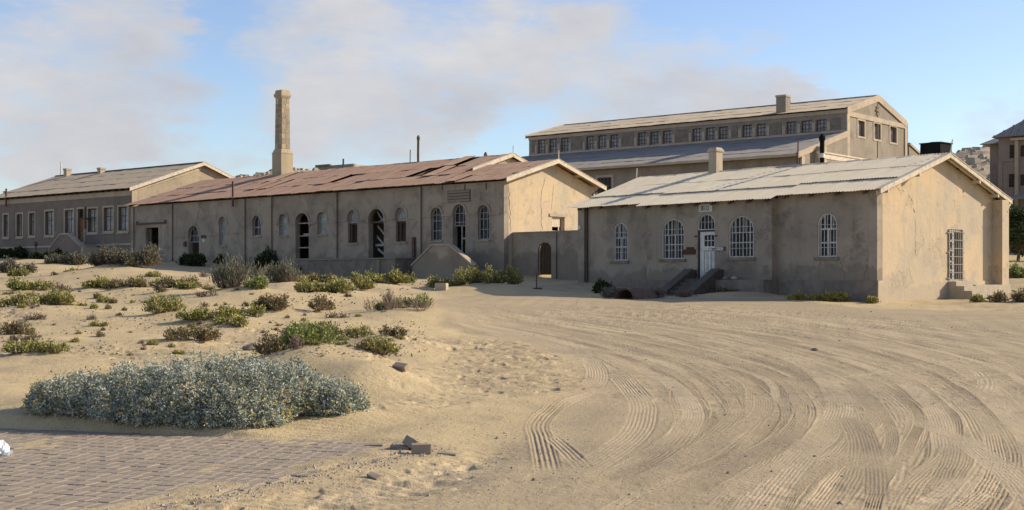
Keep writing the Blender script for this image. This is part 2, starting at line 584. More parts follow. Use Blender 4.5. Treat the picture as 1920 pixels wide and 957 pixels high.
def H(x, y):
    """ground height without tracks and fine texture"""
    x = np.asarray(x, float)
    y = np.asarray(y, float)
    z = base_h(x, y)
    for (mx, my, mh, sx, sy) in mounds:
        z = z + mh * np.exp(-((x - mx) / sx) ** 2 - ((y - my) / sy) ** 2)
    return z


def h1(x, y):
    return float(H(np.array([x]), np.array([y]))[0])


def gp(u, v, it=30):
    """where the ray through photo pixel (u, v) meets the ground"""
    D = EYE * F / (v - HZ) if v > HZ + 20 else 80.0
    D = min(D, 100)
    lo, hi = 3.0, 125.0
    ts = np.geomspace(lo, hi, 260)
    zs = H((u - CX) / F * ts, ts)
    ray = EYE - (v - HZ) / F * ts
    k = np.argmax(ray <= zs)
    if ray[k] > zs[k]:
        k = len(ts) - 1
    a, b = ts[max(k - 1, 0)], ts[k]
    for _ in range(it):
        m = .5 * (a + b)
        if EYE - (v - HZ) / F * m <= h1((u - CX) / F * m, m):
            b = m
        else:
            a = m
    D = .5 * (a + b)
    return (u - CX) / F * D, D
# ------------------------------------------------------------------ plants: where they stand (pixel box in the photo), kind, label
PL = [
    (0, 58, 484, 512, 'grey', 'grey olive shrub at the left edge of the dune below the roughcast building'),
    (20, 46, 510, 527, 'green', 'small green clump just under the grey shrub at the left edge'),
    (96, 172, 487, 507, 'grey', 'low grey shrub on the sand ridge below the stair of the roughcast building'),
    (150, 283, 483, 529, 'grey', 'largest grey olive shrub heaped on a sand mound near the square doorway'),
    (126, 167, 508, 520, 'green', 'flat green patch between the low grey ridge shrub and the large one'),
    (22, 85, 522, 546, 'green', 'loose green succulent patch with brown fringe at the far left of the dune'),
    (95, 131, 535, 553, 'dry', 'rounded brown dry bush alone on open sand left of the large grey shrub'),
    (140, 222, 522, 544, 'green', 'spreading green succulents along the foot of the large grey olive shrub'),
    (240, 308, 521, 543, 'green', 'yellowish green mat at the right foot of the large grey shrub'),
    (300, 372, 524, 547, 'olive', 'brownish green low bush below the arched doorway on the dune'),
    (200, 268, 541, 556, 'olive', 'low dark mat in the middle of the dune below the yellowish mat'),
    (297, 328, 544, 561, 'dry', 'dry twiggy tuft left of a small green tuft mid dune'),
    (334, 371, 544, 559, 'green', 'small green tuft right of the dry twiggy tuft mid dune'),
    (4, 62, 562, 593, 'green', 'left half of the big green succulent pair at the far left'),
    (50, 126, 555, 590, 'green', 'right half of the big green succulent pair at the far left'),
    (107, 133, 555, 569, 'dry', 'brown tuft behind the right half of the big green pair'),
    (132, 157, 562, 578, 'green', 'compact green tuft right of the big green pair'),
    (0, 52, 593, 628, 'olive', 'green topped brown bush cut by the left edge of the photo'),
    (45, 83, 593, 606, 'dry', 'flat brown creeper beside the brown bush at the left edge'),
    (33, 70, 624, 645, 'dry', 'dark dry twig bush near the left edge above the flat green mat'),
    (18, 40, 631, 641, 'dry', 'smaller dry twig tuft left of the dark twig bush'),
    (18, 121, 645, 673, 'green', 'flat green mat casting a long shadow nearest the silver bush on the left'),
    (282, 371, 566, 607, 'green', 'tall green succulent clump in the middle of the dune'),
    (342, 430, 590, 617, 'green', 'green clump just right of and below the tall green clump'),
    (400, 463, 600, 622, 'green', 'green tail reaching right from the middle dune clumps'),
    (295, 392, 610, 643, 'olive', 'dark green trailing clump lowest of the middle dune group'),
    (435, 488, 582, 604, 'green', 'round green clump on open sand below the grey bladed shrub'),
    (375, 401, 556, 569, 'dry', 'greyish tuft left of the grey bladed shrub'),
    (405, 505, 505, 566, 'grass', 'tall grey bladed shrub with dark base in the middle of the dune'),
    (478, 556, 500, 536, 'grass', 'paler back half of the grey bladed shrub before the dark bush'),
    (447, 500, 540, 568, 'fresh', 'bright green succulent at the foot of the grey bladed shrub'),
    (486, 607, 555, 590, 'olive', 'wide brown and green bush right of the bright green succulent'),
    (525, 570, 523, 537, 'green', 'yellow green crest patch behind the bare sand pocket'),
    (556, 652, 528, 562, 'green', 'yellow green bush right of the bare sand pocket'),
    (560, 628, 517, 534, 'olive', 'dark low strip of succulents before the loading platform'),
    (623, 687, 518, 546, 'green', 'green bush left end of the long hedge near the road'),
    (668, 768, 512, 542, 'green', 'long green hedge of succulents ending at the road before the platform'),
    (683, 750, 556, 588, 'twig', 'leafless grey twigs left of the green topped shrub by the road'),
    (715, 800, 560, 600, 'twig', 'grey twiggy skirt of the green topped shrub on the dune tip'),
    (738, 798, 557, 586, 'fresh', 'bright green crown of the shrub on the dune tip beside the road'),
    (697, 722, 578, 596, 'green', 'small yellow green tuft at the left foot of the dune tip shrub'),
    (528, 626, 603, 640, 'olive', 'dark reddish succulents behind the big green bush'),
    (612, 677, 616, 643, 'green', 'yellowish succulents right of the dark reddish ones'),
    (715, 755, 624, 655, 'olive', 'single dark green upright tuft on the stony slope'),
    (463, 575, 636, 690, 'olive', 'dark brownish left part of the big bush behind the silver bush'),
    (545, 664, 638, 699, 'fresh', 'large bright green bush on the dune behind the silver bush'),
    (655, 733, 655, 701, 'green', 'green trail running down the dune face to the right'),
    (666, 716, 645, 672, 'olive', 'brown red creeper above the green trail on the dune face'),
    (545, 590, 655, 705, 'twig', 'bare pale twigs in front of the big bright green bush'),
    (618, 646, 588, 599, 'dry', 'small dry sprig in the stony hollow of the dune'),
    (811, 862, 522, 544, 'green', 'yellow green bush right of the pale concrete block by the road'),
    (861, 976, 510, 550, 'green', 'big green bush on a mound before the stair with sloping parapets'),
    (1224, 1288, 538, 559, 'dry', 'pinkish dry succulent in front of the office steps'),
    (1340, 1444, 541, 555, 'olive', 'low scrub on the sand ridge right of the office steps'),
    (1125, 1162, 544, 559, 'grass', 'pale dry grass left of the rusty drums'),
    (1106, 1146, 528, 551, 'darkleaf', 'dark straggly plant in the shade at the left end of the office'),
    (1482, 1509, 550, 563, 'yellow', 'small yellow green tuft under the barred window on the right'),
    (1524, 1592, 549, 567, 'yellow', 'yellow flowering strip at the foot of the office wall'),
    (1627, 1644, 560, 571, 'yellow', 'smallest tuft at the corner of the office wall'),
    (1825, 1852, 549, 570, 'green', 'small green tuft at the foot of the gable steps'),
    (1862, 1925, 540, 569, 'olive', 'green brown bush at the right edge beyond the gable steps'),
    (487, 557, 462, 508, 'darkleaf', 'large dark round bush against the wall left of the arched doorway with rails'),
    (564, 592, 501, 515, 'darkleaf', 'small dark bush at the left end of the loading platform'),
    (66, 110, 472, 491, 'darkleaf', 'dark dome shaped bush beside the stair of the roughcast building'),
    (336, 382, 479, 500, 'darkleaf', 'dark spreading bush before the open arched doorway'),
    (412, 446, 485, 500, 'darkleaf', 'dark shaded tuft under the boarded arched window'),
    (413, 450, 506, 523, 'darkleaf', 'dark tuft in the shade behind the grey bladed shrub'),
    (0, 42, 467, 485, 'darkleaf', 'dark shrub against the roughcast wall at the left edge'),
    (1876, 1945, 490, 522, 'fresh', 'green yellow shrub on the slope beyond the gable at the right edge'),
]
TUFT_PX = [(185, 612, 22), (193, 620, 11), (244, 624, 8), (205, 580, 14), (175, 579, 16), (235, 583, 12), (193, 568, 20), (180, 560, 18),
           (380, 644, 12), (261, 644, 13), (215, 569, 18), (165, 600, 20), (225, 592, 14), (139, 641, 18), (320, 651, 14), (333, 664, 18),
           (243, 666, 12), (270, 656, 12), (104, 516, 10), (60, 556, 12), (16, 552, 14), (250, 568, 10), (266, 568, 8), (278, 568, 12), (404, 574, 9),
           (419, 580, 14), (418, 590, 8), (383, 576, 18), (465, 574, 14), (540, 597, 9), (508, 606, 8), (525, 612, 12), (497, 625, 12),
           (671, 594, 9), (648, 606, 6), (690, 640, 10), (570, 602, 10), (735, 640, 8), (318, 536, 16), (390, 544, 18), (345, 533, 14),
           (290, 519, 20), (385, 520, 18), (100, 610, 8), (60, 578, 10), (152, 548, 8), (250, 555, 8), (655, 650, 8), (445, 545, 9)]


def species_soft(sp):
    return sp in ('grey', 'green', 'fresh', 'olive', 'grass', 'dry')


_spots = []
for (u0, u1, v0, v1, sp, lab) in PL:
    x, y = gp(.5 * (u0 + u1), v1)
    w = (u1 - u0) / F * y
    dp = w * (.62 if w < 1.6 else .5)
    y += dp * .45
    x *= y / (y - dp * .45)
    _spots.append([x, y, w, dp, sp, lab, u0, u1, v0, v1])
for s in _spots:
    x, y, w, dp, sp = s[:5]
    if species_soft(sp) and w > .5 and y < 66 and s[6] < 1000:
        mounds.append((x, y, .09 * min(w, 3.0), w * .55, max(dp * .7, .5)))
# dune forms
for (u, v, hgt, sx, sy) in [(395, 775, .26, 2.0, 1.0), (600, 700, .46, 1.2, 1.4), (690, 722, .32, .85, 1.0), (775, 598, .30, 1.7, 2.2), (735, 655, .22, .9, 1.5), (740, 572, .22, 2.4, 2.4), (215, 525, .5, 3.5, 3.0),
                            (470, 560, .35, 2.2, 2.5), (60, 500, .4, 3.5, 4), (130, 505, .35, 3, 3), (560, 545, .3, 2.2, 2), (690, 545, .3, 3, 2.2), (70, 590, .2, 2, 2),
                            (340, 600, .18, 2.5, 2), (910, 550, .3, 2.4, 1.5), (1390, 556, .16, 2.0, .8), (385, 497, .4, 2.5, 2), (300, 555, .2, 3, 2), (640, 610, .12, 2, 1.5)]:
    x, y = gp(u, v)
    mounds.append((x, y, hgt, sx, sy))

ROAD = [gp(u, v) for u, v in ROAD_PX]

# ------------------------------------------------------------------ wheel tracks: paths measured on the photo, laid out on the ground


def spline(pts, n):
    p = np.array(pts, float)
    p = np.vstack([2 * p[0] - p[1], p, 2 * p[-1] - p[-2]])
    out_ = []
    for i in range(1, len(p) - 2):
        t = np.linspace(0, 1, n, endpoint=False)[:, None]
        a, b, c, d = p[i - 1], p[i], p[i + 1], p[i + 2]
        out_.append(.5 * ((2 * b) + (c - a) * t + (2 * a - 5 * b + 4 * c - d) * t ** 2 + (3 * b - a - 3 * c + d) * t ** 3))
    return np.vstack(out_ + [p[-2][None]])


def flat_gp(u, v):
    # road surface by pixel; the road is gentle enough to use one quick root
    return gp(u, v)


def path(px, n=14):
    return spline([flat_gp(u, v) for u, v in px], n)


TR = []      # (path, width, ribs, amplitude, tread)
fam = [[(845, 598), (960, 626), (1065, 655), (1150, 697), (1203, 750), (1196, 795), (1150, 845), (1085, 890)],
       [(930, 590), (1130, 628), (1290, 668), (1405, 712), (1450, 765), (1420, 815), (1330, 862), (1200, 915)],
       [(960, 585), (1180, 617), (1360, 655), (1500, 700), (1580, 765), (1545, 835), (1450, 905), (1380, 985)],
       [(1000, 580), (1250, 608), (1450, 642), (1630, 695), (1745, 765), (1770, 840), (1730, 910), (1660, 990)],
       [(1050, 576), (1320, 600), (1560, 634), (1770, 690), (1900, 765), (1960, 850), (1960, 930), (1900, 1000)],
       [(1120, 572), (1400, 590), (1660, 620), (1880, 668), (2050, 745), (2150, 850), (2180, 940), (2150, 1010)],
       [(1200, 569), (1480, 583), (1740, 606), (1960, 640), (2180, 710), (2330, 820), (2400, 930), (2400, 1020)]]
fam_w = [np.array([flat_gp(u, v) for u, v in f_]) for f_ in fam]
fr = random.Random(11)
for k in range(380):
    lam = fr.uniform(0.35, len(fam) - 1.02)
    i = int(lam)
    p = fam_w[i] * (1 - lam + i) + fam_w[i + 1] * (lam - i)
    p = p + np.array([[fr.gauss(0, .07), fr.gauss(0, .10)] for _ in p]) * np.linspace(1.6, .7, len(p))[:, None]
    a = fr.choice([0, 0, 0, 1, 1, 2, 3])
    b = min(len(p), a + fr.randint(6, 8))
    if b - a < 3:
        a = b - 3
    TR.append((spline(p[a:b], 14), fr.uniform(.05, .12), fr.choice([4, 5, 6, 7]), fr.uniform(.0018, .0052), fr.random() < .1))
for k in range(12):   # crossing tracks in the lower right
    x0, y0 = fr.uniform(-.5, 7.5), fr.uniform(7.5, 20)
    ang = fr.uniform(.55, 1.5)
    ln = fr.uniform(1.5, 5)
    cv = fr.uniform(-.25, .25)
    p = [(x0 + math.cos(ang + cv * t) * ln * t, y0 + math.sin(ang + cv * t) * ln * t) for t in (0, .25, .5, .75, 1)]
    TR.append((spline(p, 10), fr.uniform(.07, .12), fr.choice([3, 4, 5]), fr.uniform(.002, .005), False))
key = [([(840, 598), (960, 628), (1060, 655), (1150, 698), (1200, 748), (1205, 782), (1186, 818), (1110, 872), (1060, 900)], .30, 6, .021, False),
       ([(1100, 672), (1118, 690), (1120, 712), (1106, 730)], .30, 6, .02, False),
       ([(1158, 723), (1100, 738), (1050, 757), (1010, 794), (1014, 820), (1024, 861), (1030, 893)], .20, 4, .020, False),
       ([(1140, 728), (1080, 750), (1035, 775)], .18, 3, .016, False),
       ([(1026, 812), (1052, 834), (1078, 858), (1102, 886)], .15, 3, .018, False),
       ([(480, 985), (560, 955), (700, 912), (820, 878), (940, 845)], .24, 4, .018, True),
       ([(560, 985), (700, 935), (820, 900), (980, 855)], .22, 4, .014, True),
       ([(600, 925), (720, 890), (860, 850)], .16, 3, .014, True),
       ([(1150, 925), (1209, 902), (1309, 841), (1396, 797), (1431, 767), (1427, 732)], .20, 4, .02, False),
       ([(1390, 985), (1479, 876), (1549, 810), (1575, 767), (1562, 727), (1522, 692), (1460, 666), (1300, 632)], .30, 5, .021, False),
       ([(1557, 957), (1601, 889), (1607, 823), (1579, 775)], .16, 3, .016, False),
       ([(1640, 957), (1640, 880), (1622, 810), (1600, 780)], .16, 3, .014, False),
       ([(1622, 800), (1640, 770), (1612, 735), (1580, 715)], .2, 4, .014, False),
       ([(1780, 862), (1762, 784), (1732, 745), (1680, 710), (1560, 665)], .22, 4, .017, False),
       ([(1374, 581), (1592, 612), (1780, 640), (1960, 668)], .25, 4, .018, True),
       ([(1420, 584), (1620, 620), (1800, 648), (1960, 676)], .25, 4, .012, False),
       ([(860, 600), (980, 622), (1090, 650), (1210, 672), (1300, 700)], .22, 4, .012, False),
       ([(1180, 680), (1260, 720), (1300, 770), (1280, 830)], .22, 4, .014, False),
       ([(1700, 780), (1790, 820), (1880, 880), (1960, 960)], .22, 4, .015, False),
       ([(1840, 730), (1890, 780), (1960, 850)], .22, 4, .014, False),
       ([(1230, 957), (1330, 900), (1420, 850), (1500, 800)], .2, 4, .015, False),
       ([(1310, 957), (1400, 905), (1470, 860)], .2, 4, .015, False)]
n_fam = len(TR)
for px, w, ribs, amp, tread in key:
    TR.append((path(px), w * .60, int(round(ribs * (1.35 if len(TR) < n_fam + 5 else 1.9))), amp * (.25 if len(TR) < n_fam + 5 else .11), tread))

# ------------------------------------------------------------------ the ground sheet: a fan of quads, finest where the tracks are
th_dense = np.linspace(-.415, .415, 1350)
th_side = np.linspace(.415, math.pi, 40)[1:]
TH = np.r_[-th_side[::-1], th_dense, th_side][:-1]     # the last column joins the first
RR = np.r_[.02, np.linspace(1.5, 7.4, 12), np.geomspace(7.6, 34, 520), np.geomspace(34.2, 125, 125), np.geomspace(127, 420, 56), np.geomspace(450, 4500, 18)]
nr, nc = len(RR), len(TH)
TT, R2 = np.meshgrid(TH, RR)
GX, GY = R2 * np.sin(TT), R2 * np.cos(TT)
GZ = H(GX, GY)
road = sm(inside_soft(GX, GY, ROAD), -.35, .35)
near = 1 - sm(R2, 60, 130)
dune = (1 - road)
wob = fbm(GX * .35, GY * .35, 4, 21)
GZ = GZ + near * (wob * .10 * dune + fbm(GX * 1.1, GY * 1.1, 3, 31) * (.045 * dune + .012 * road))
# lumps and footprints trodden into the loose sand
trod = sm(fbm(GX * .22 + 4, GY * .22, 2, 77) + .12 * sm(GX, -4, 2), -.05, .2) * near * (1 - .8 * road)
smooth = np.zeros_like(GZ)
for (u, v, sx, sy) in [(700, 735, 1.3, 1.1), (600, 790, 1.6, .5), (900, 625, 1.2, 3), (800, 680, .7, 2), (80, 680, 2.2, 1.2), (250, 640, 2, 2), (680, 575, 2, 2.5), (80, 740, 1.5, .8)]:
    x, y = gp(u, v)
    smooth = np.maximum(smooth, np.exp(-((GX - x) / sx) ** 2 - ((GY - y) / sy) ** 2))
trod = trod * (1 - .9 * smooth)
GZ = GZ + trod * fbm(GX * 6, GY * 6, 3, 41, .65) * .028 * (1 - sm(R2, 25, 60))
cell = vnoise(GX * 5.2, GY * 5.2, 91)
GZ = GZ - trod * sm(cell, .16, .38) * .042 * (1 - sm(R2, 25, 55))
# wind ripples on the smooth dune
rip = np.sin((GX * .35 + GY) * 42 + 5 * fbm(GX * .8, GY * .8, 2, 55)) * sm(fbm(GX * .3, GY * .3, 2, 63), .0, .25) * dune
GZ = GZ + rip * .006 * (1 - sm(R2, 25, 45))
GZ = GZ + road * np.sin(inside_soft(GX, GY, ROAD) * 9 + 2 * wob) * .004
pave = inside_soft(GX, GY, PAVE)
flat = sm(pave + .10 * fbm(GX * 2.2, GY * 2.2, 3, 17), -.18, .02)
cover = (1 - sm(pave, .02, .65)) * sm(GX, -5.0, -3.6) * sm(GY, 13.2, 12.4)
rim = sm(pave, -.9, -.15) * (1 - flat)
GZ = GZ * (1 - rim) + np.maximum(GZ, .004 + .022 * fbm(GX * 2, GY * 2, 3, 23)) * rim
GZ = GZ * (1 - flat) + (-.0012 + .009 * fbm(GX * 1.5, GY * 1.5, 3, 19) + cover * (.012 + .03 * fbm(GX * 2.5, GY * 2.5, 3, 29))) * flat
dist_th = TH
tone = np.zeros_like(GZ)
TZ = np.zeros_like(GZ)
for (p, w, ribs, amp, tread) in TR:
    seg = np.hypot(np.diff(p[:, 0]), np.diff(p[:, 1]))
    s0 = np.r_[0, np.cumsum(seg)]
    tot = s0[-1]
    tn = random.uniform(-.9, 1.0) if w < .125 else .7
    for i in range(len(p) - 1):
        (ax, ay), (bx, by) = p[i], p[i + 1]
        ex, ey = bx - ax, by - ay
        ln = math.hypot(ex, ey)
        if ln < 1e-6:
            continue
        m = w * 1.3
        x0, x1, y0, y1 = min(ax, bx) - m, max(ax, bx) + m, min(ay, by) - m, max(ay, by) + m
        if y0 < 3:
            continue
        cr_ = [(math.atan2(x, y), math.hypot(x, y)) for x in (x0, x1) for y in (y0, y1)]
        c0, c1 = np.searchsorted(TH, [min(c[0] for c in cr_), max(c[0] for c in cr_)])
        r0, r1 = np.searchsorted(RR, [min(c[1] for c in cr_), max(c[1] for c in cr_)])
        if c1 <= c0 or r1 <= r0:
            continue
        X, Y = GX[r0:r1, c0:c1], GY[r0:r1, c0:c1]
        t = ((X - ax) * ex + (Y - ay) * ey) / ln
        lat = ((X - ax) * -ey + (Y - ay) * ex) / ln
        mk = (t >= -.004) & (t < ln) & (np.abs(lat) < m)
        if not mk.any():
            continue
        s = s0[i] + t
        endf = sm(s, 0, min(1.1, tot * .3)) * (1 - sm(s, tot - min(1.1, tot * .3), tot))
        a = np.abs(lat) / w
        edge = np.exp(-((a - 1.08) / .13) ** 2)
        core = 1 - sm(a, .85, 1.02)
        prof = -.55 * core + .55 * edge + core * np.cos(lat / w * math.pi * ribs) * .75
        if tread:
            prof = prof + core * np.sign(np.sin(s * 2 * math.pi / .085 + np.abs(lat) * 26)) * .55
        wear = .35 + .95 * sm(vnoise(s * .8, lat * 2 + w * 50, 3) + .25 * vnoise(s * 6, lat * 12, 5), -.35, .3)
        far = 1 - sm(np.hypot(X, Y), 38, 75)
        bl = np.where(mk, np.clip(1.15 - a, 0, 1) / .3, 0).clip(0, 1) * endf
        TZ[r0:r1, c0:c1] = TZ[r0:r1, c0:c1] * (1 - bl * .85) + np.where(mk, prof * amp * wear * endf * far, 0)
        tone[r0:r1, c0:c1] = np.where(bl > .05, tone[r0:r1, c0:c1] * (1 - bl) + tn * bl * wear, tone[r0:r1, c0:c1])

GZ = GZ + TZ
co = np.empty((nr * nc, 3), np.float32)
co[:, 0], co[:, 1], co[:, 2] = GX.ravel(), GY.ravel(), GZ.ravel()
ii, jj = np.meshgrid(np.arange(nr - 1), np.arange(nc), indexing='ij')
j2 = (jj + 1) % nc
quads = np.stack([ii * nc + jj, (ii + 1) * nc + jj, (ii + 1) * nc + j2, ii * nc + j2], -1).reshape(-1, 4)[:, ::-1].astype(np.int32)
me = bpy.data.meshes.new('sand_ground')
me.vertices.add(len(co))
me.vertices.foreach_set('co', co.ravel())
me.loops.add(quads.size)
me.loops.foreach_set('vertex_index', quads.ravel())
me.polygons.add(len(quads))
me.polygons.foreach_set('loop_start', np.arange(0, quads.size, 4, dtype=np.int32))
me.polygons.foreach_set('use_smooth', np.ones(len(quads), bool))
for nm, arr in (('road', road), ('tone', tone), ('trod', trod)):
    me.attributes.new(nm, 'FLOAT', 'POINT').data.foreach_set('value', arr.ravel().astype(np.float32))
me.update(calc_edges=True)
if me.polygons[nc * 40 + 500].normal.z < 0:
    me.flip_normals()

m, nt, b = new_mat('sand', .95, .1)
geo = N(nt, 'ShaderNodeNewGeometry')
pos = geo.outputs['Position']
ar = N(nt, 'ShaderNodeAttribute', attribute_name='road').outputs['Fac']
at = N(nt, 'ShaderNodeAttribute', attribute_name='trod').outputs['Fac']
ato = N(nt, 'ShaderNodeAttribute', attribute_name='tone').outputs['Fac']
c_d = mixc(nt, step(nt, noise(nt, pos, .5, 6, .6, .4), .35, .65), (.52, .40, .222), (.45, .347, .197))
c_r = mixc(nt, step(nt, noise(nt, pos, .35, 6, .62, .6), .35, .65), (.37, .288, .177), (.425, .33, .20))
c_r = mixc(nt, step(nt, noise(nt, stretch(nt, pos, (.15, .55, 1)), 1.2, 6, .6, 1.0), .5, .7, 0, .6), c_r, (.31, .243, .165))
c = mixc(nt, ar, c_d, c_r)
c = mixc(nt, mth(nt, 'MULTIPLY', at, step(nt, noise(nt, pos, 1.5, 5, .6), .4, .6, .1, .65)), c, (.31, .24, .16))
c = mixc(nt, mth(nt, 'MULTIPLY', mth(nt, 'MAXIMUM', ato, 0.0), .6), c, (.52, .41, .265))
c = mixc(nt, mth(nt, 'MULTIPLY', mth(nt, 'MAXIMUM', mth(nt, 'MULTIPLY', ato, -1.0), 0.0), .6), c, (.25, .195, .13))
g1 = noise(nt, pos, 55, 4, .75)
c = mixc(nt, step(nt, g1, .52, .74, 0, .65), c, (.23, .18, .12))
c = mixc(nt, step(nt, noise(nt, pos, 90, 3, .7), .58, .8, 0, .4), c, (.56, .46, .31))
# coarse grit
vo = N(nt, 'ShaderNodeTexVoronoi', inp={'Scale': 22.0, 'Randomness': 1.0})
L(nt, pos, vo.inputs['Vector'])
gr = step(nt, vo.outputs['Distance'], .10, .22, 1, 0)
gmask = step(nt, noise(nt, pos, 1.1, 5, .6), .42, .62)
gr = mth(nt, 'MULTIPLY', gr, gmask)
c = mixc(nt, mth(nt, 'MULTIPLY', gr, .8), c, (.18, .14, .10))
# far hillside: rock and scrub
sep = N(nt, 'ShaderNodeSeparateXYZ')
L(nt, pos, sep.inputs[0])
farm = step(nt, sep.outputs[1], 125, 170)
c_h = mixc(nt, step(nt, noise(nt, pos, .16, 8, .7, .5), .48, .6), (.42, .33, .22), (.17, .13, .10))
c = mixc(nt, farm, c, c_h)
L(nt, c, b.inputs['Base Color'])
hh = mth(nt, 'ADD', mth(nt, 'MULTIPLY', noise(nt, pos, 14, 5, .65), 1.0), mth(nt, 'MULTIPLY', noise(nt, pos, 70, 3, .7), .35))
hh = mth(nt, 'ADD', hh, mth(nt, 'MULTIPLY', gr, .6))
bump(nt, b, hh, .8, .026)
me.materials.append(m)
tag(link_mesh('sand_ground', me), kind='structure')

# fine ground height for setting things down, sampled from the finished sheet


def ground_z(x, y):
    t, r = math.atan2(x, y), math.hypot(x, y)
    j = min(max(int(np.searchsorted(TH, t)) - 1, 0), nc - 2)
    i = min(max(int(np.searchsorted(RR, r)) - 1, 0), nr - 2)
    a = min(max((t - TH[j]) / (TH[j + 1] - TH[j]), 0), 1)
    bb = min(max((r - RR[i]) / (RR[i + 1] - RR[i]), 0), 1)
    return float((GZ[i, j] * (1 - a) + GZ[i, j + 1] * a) * (1 - bb) + (GZ[i + 1, j] * (1 - a) + GZ[i + 1, j + 1] * a) * bb)


def gp(u, v):
    """where the ray through photo pixel (u, v) meets the finished ground sheet"""
    t = math.atan((u - CX) / F)
    j = min(max(int(np.searchsorted(TH, t)) - 1, 0), nc - 2)
    a_ = min(max((t - TH[j]) / (TH[j + 1] - TH[j]), 0), 1)
    zcol = GZ[:, j] * (1 - a_) + GZ[:, j + 1] * a_
    D_ = RR * math.cos(t)
    gap = EYE - (v - HZ) / F * D_ - zcol
    k_ = int(np.argmax(gap[14:] <= 0)) + 14
    if gap[k_] > 0:
        k_ = int(np.searchsorted(RR, 110))
    s_ = gap[k_ - 1] / max(gap[k_ - 1] - gap[k_], 1e-9)
    d_ = D_[k_ - 1] * (1 - s_) + D_[k_] * s_
    return (u - CX) / F * d_, d_


# ------------------------------------------------------------------ brick paving at the lower left
pav = MB()
px_ = [(-11, 14.6), (-5.6, 14.0), (-3.4, 13.35), (-1.5, 12.7), (-1.4, 12.3), (-1.95, 11), (-2.7, 9.2), (-3.7, 7.2), (-4.1, 6.4), (-11, 6.4)]
pav.slab([px_], lambda a, b_, d: (a, b_, d), -.07, -.028)
paving = tag(pav.build('brick_paving', M_conc), kind='structure')
ra = math.radians(-19.5)
ca, sa = math.cos(ra), math.sin(ra)
cand = []
PXs, PYs = [], []
for r in range(-45, 50):
    for k in range(-80, 60):
        lx = k * .104 + (r % 2) * .052
        ly = r * .205
        x, y = -4 + lx * ca - ly * sa, 11 + lx * sa + ly * ca
        if -9.5 < x < -.8 and 6.5 < y < 14.9:
            cand.append((x, y))
ca_ = np.array(cand)
sd = inside_soft(ca_[:, 0], ca_[:, 1], PAVE)
cand = [c for c, s in zip(cand, sd) if s > -.02 or (s > -.14 and random.random() < .35)]


def brick_verts(rw=None):
    jx, jy = .0492, .0985
    bv = .004
    vs = []
    for (z, s) in ((-.055, 0), (-bv, 0), (0, bv)):
        vs += [(sx * (jx - s), sy * (jy - s), z) for sx, sy in ((-1, -1), (1, -1), (1, 1), (-1, 1))]
    fs = [(8, 9, 10, 11)]
    for a in (0, 4):
        for k in range(4):
            fs.append((a + k, a + (k + 1) % 4, a + 4 + (k + 1) % 4, a + 4 + k))
    return vs, fs


bvs, bfs = brick_verts()
bm_ = MB().add(bvs, bfs)
proto_brick = bm_.build('brick', M_brickgrey, paving)
brick_me = proto_brick.data


def in_view(x, y):
    u = CX + x / y * F
    v = HZ + EYE / y * F
    return -20 < u < 1940 and v < 975


vis = sorted([c for c in cand if in_view(*c)], key=lambda c: c[1])
first = vis[:299]
rest = MB()
fs_ = set(first)
n_used = 0
for (x, y) in cand:
    z = random.gauss(.004, .0016)
    tilt = (random.gauss(0, .006), random.gauss(0, .004), ra + random.gauss(0, .006))
    if (x, y) in fs_:
        o = proto_brick if n_used == 0 else proto_brick.copy()
        if n_used:
            COL.objects.link(o)
        o.location = (x, y, z)
        o.rotation_euler = tilt
        n_used += 1
    elif in_view(x, y) or y < 9.5:
        c2, s2 = math.cos(tilt[2]), math.sin(tilt[2])
        rest.add([(x + p[0] * c2 - p[1] * s2, y + p[0] * s2 + p[1] * c2, z + p[2] + p[0] * tilt[1] + p[1] * tilt[0]) for p in bvs], bfs)
tag(rest.build('brick', M_brickgrey, paving, fix=False), kind='stuff')
# ------------------------------------------------------------------ buildings


class Frame:
    """local axes of a building: x runs along its front (left to right), y to its back, z up; the origin is its front right corner"""

    def __init__(s, u, D, vp, z0):
        s.C = Vector(((u - CX) / F * D, D))
        d = Vector(((vp - CX) / F, 1)).normalized()
        s.ex = -d
        s.ey = Vector((-s.ex.y, s.ex.x))
        s.z0 = z0
        s.rz = math.atan2(s.ex.y, s.ex.x)

    def thing(s, name, label, cat, group=None):
        s.root = empty(name, (s.C.x, s.C.y, s.z0), s.rz)
        return tag(s.root, label, cat, group)

    def W(s, x, y):
        return s.C + s.ex * x + s.ey * y

    def fx(s, u, y=0.0):
        a = (u - CX) / F
        P = s.C + s.ey * y
        return (a * P.y - P.x) / (s.ex.x - a * s.ex.y)

    def gy(s, u, x=0.0):
        a = (u - CX) / F
        P = s.C + s.ex * x
        return (a * P.y - P.x) / (s.ey.x - a * s.ey.y)

    def fz(s, u, v, y=0.0):
        return EYE - (v - HZ) / F * s.W(s.fx(u, y), y).y

    def gz(s, u, v, x=0.0):
        return EYE - (v - HZ) / F * s.W(x, s.gy(u, x)).y

    def build(s, mb, name, mat, parent=None, smooth=False):
        return mb.build(name, mat, parent or s.root, (0, 0, s.z0), smooth)

    def opening(s, u0, u1, v0, v1, y=0.0, rise=None, x=None):
        um = .5 * (u0 + u1)
        if x is None:
            a0, a1 = s.fx(u0, y), s.fx(u1, y)
            z0, z1 = s.fz(um, v1, y), s.fz(um, v0, y)
        else:
            a0, a1 = s.gy(u0, x), s.gy(u1, x)
            z0, z1 = s.gz(um, v1, x), s.gz(um, v0, x)
        w = a1 - a0
        r = 0 if rise is None else rise * w
        return dict(a0=a0, a1=a1, z0=z0, z1=z1, r=r)


def FM(y):      # front plane map: outside is -y
    return lambda a, b, d: (a, y + d, b)


def GM(x):      # gable plane map: outside is +x
    return lambda a, b, d: (x - d, a, b)


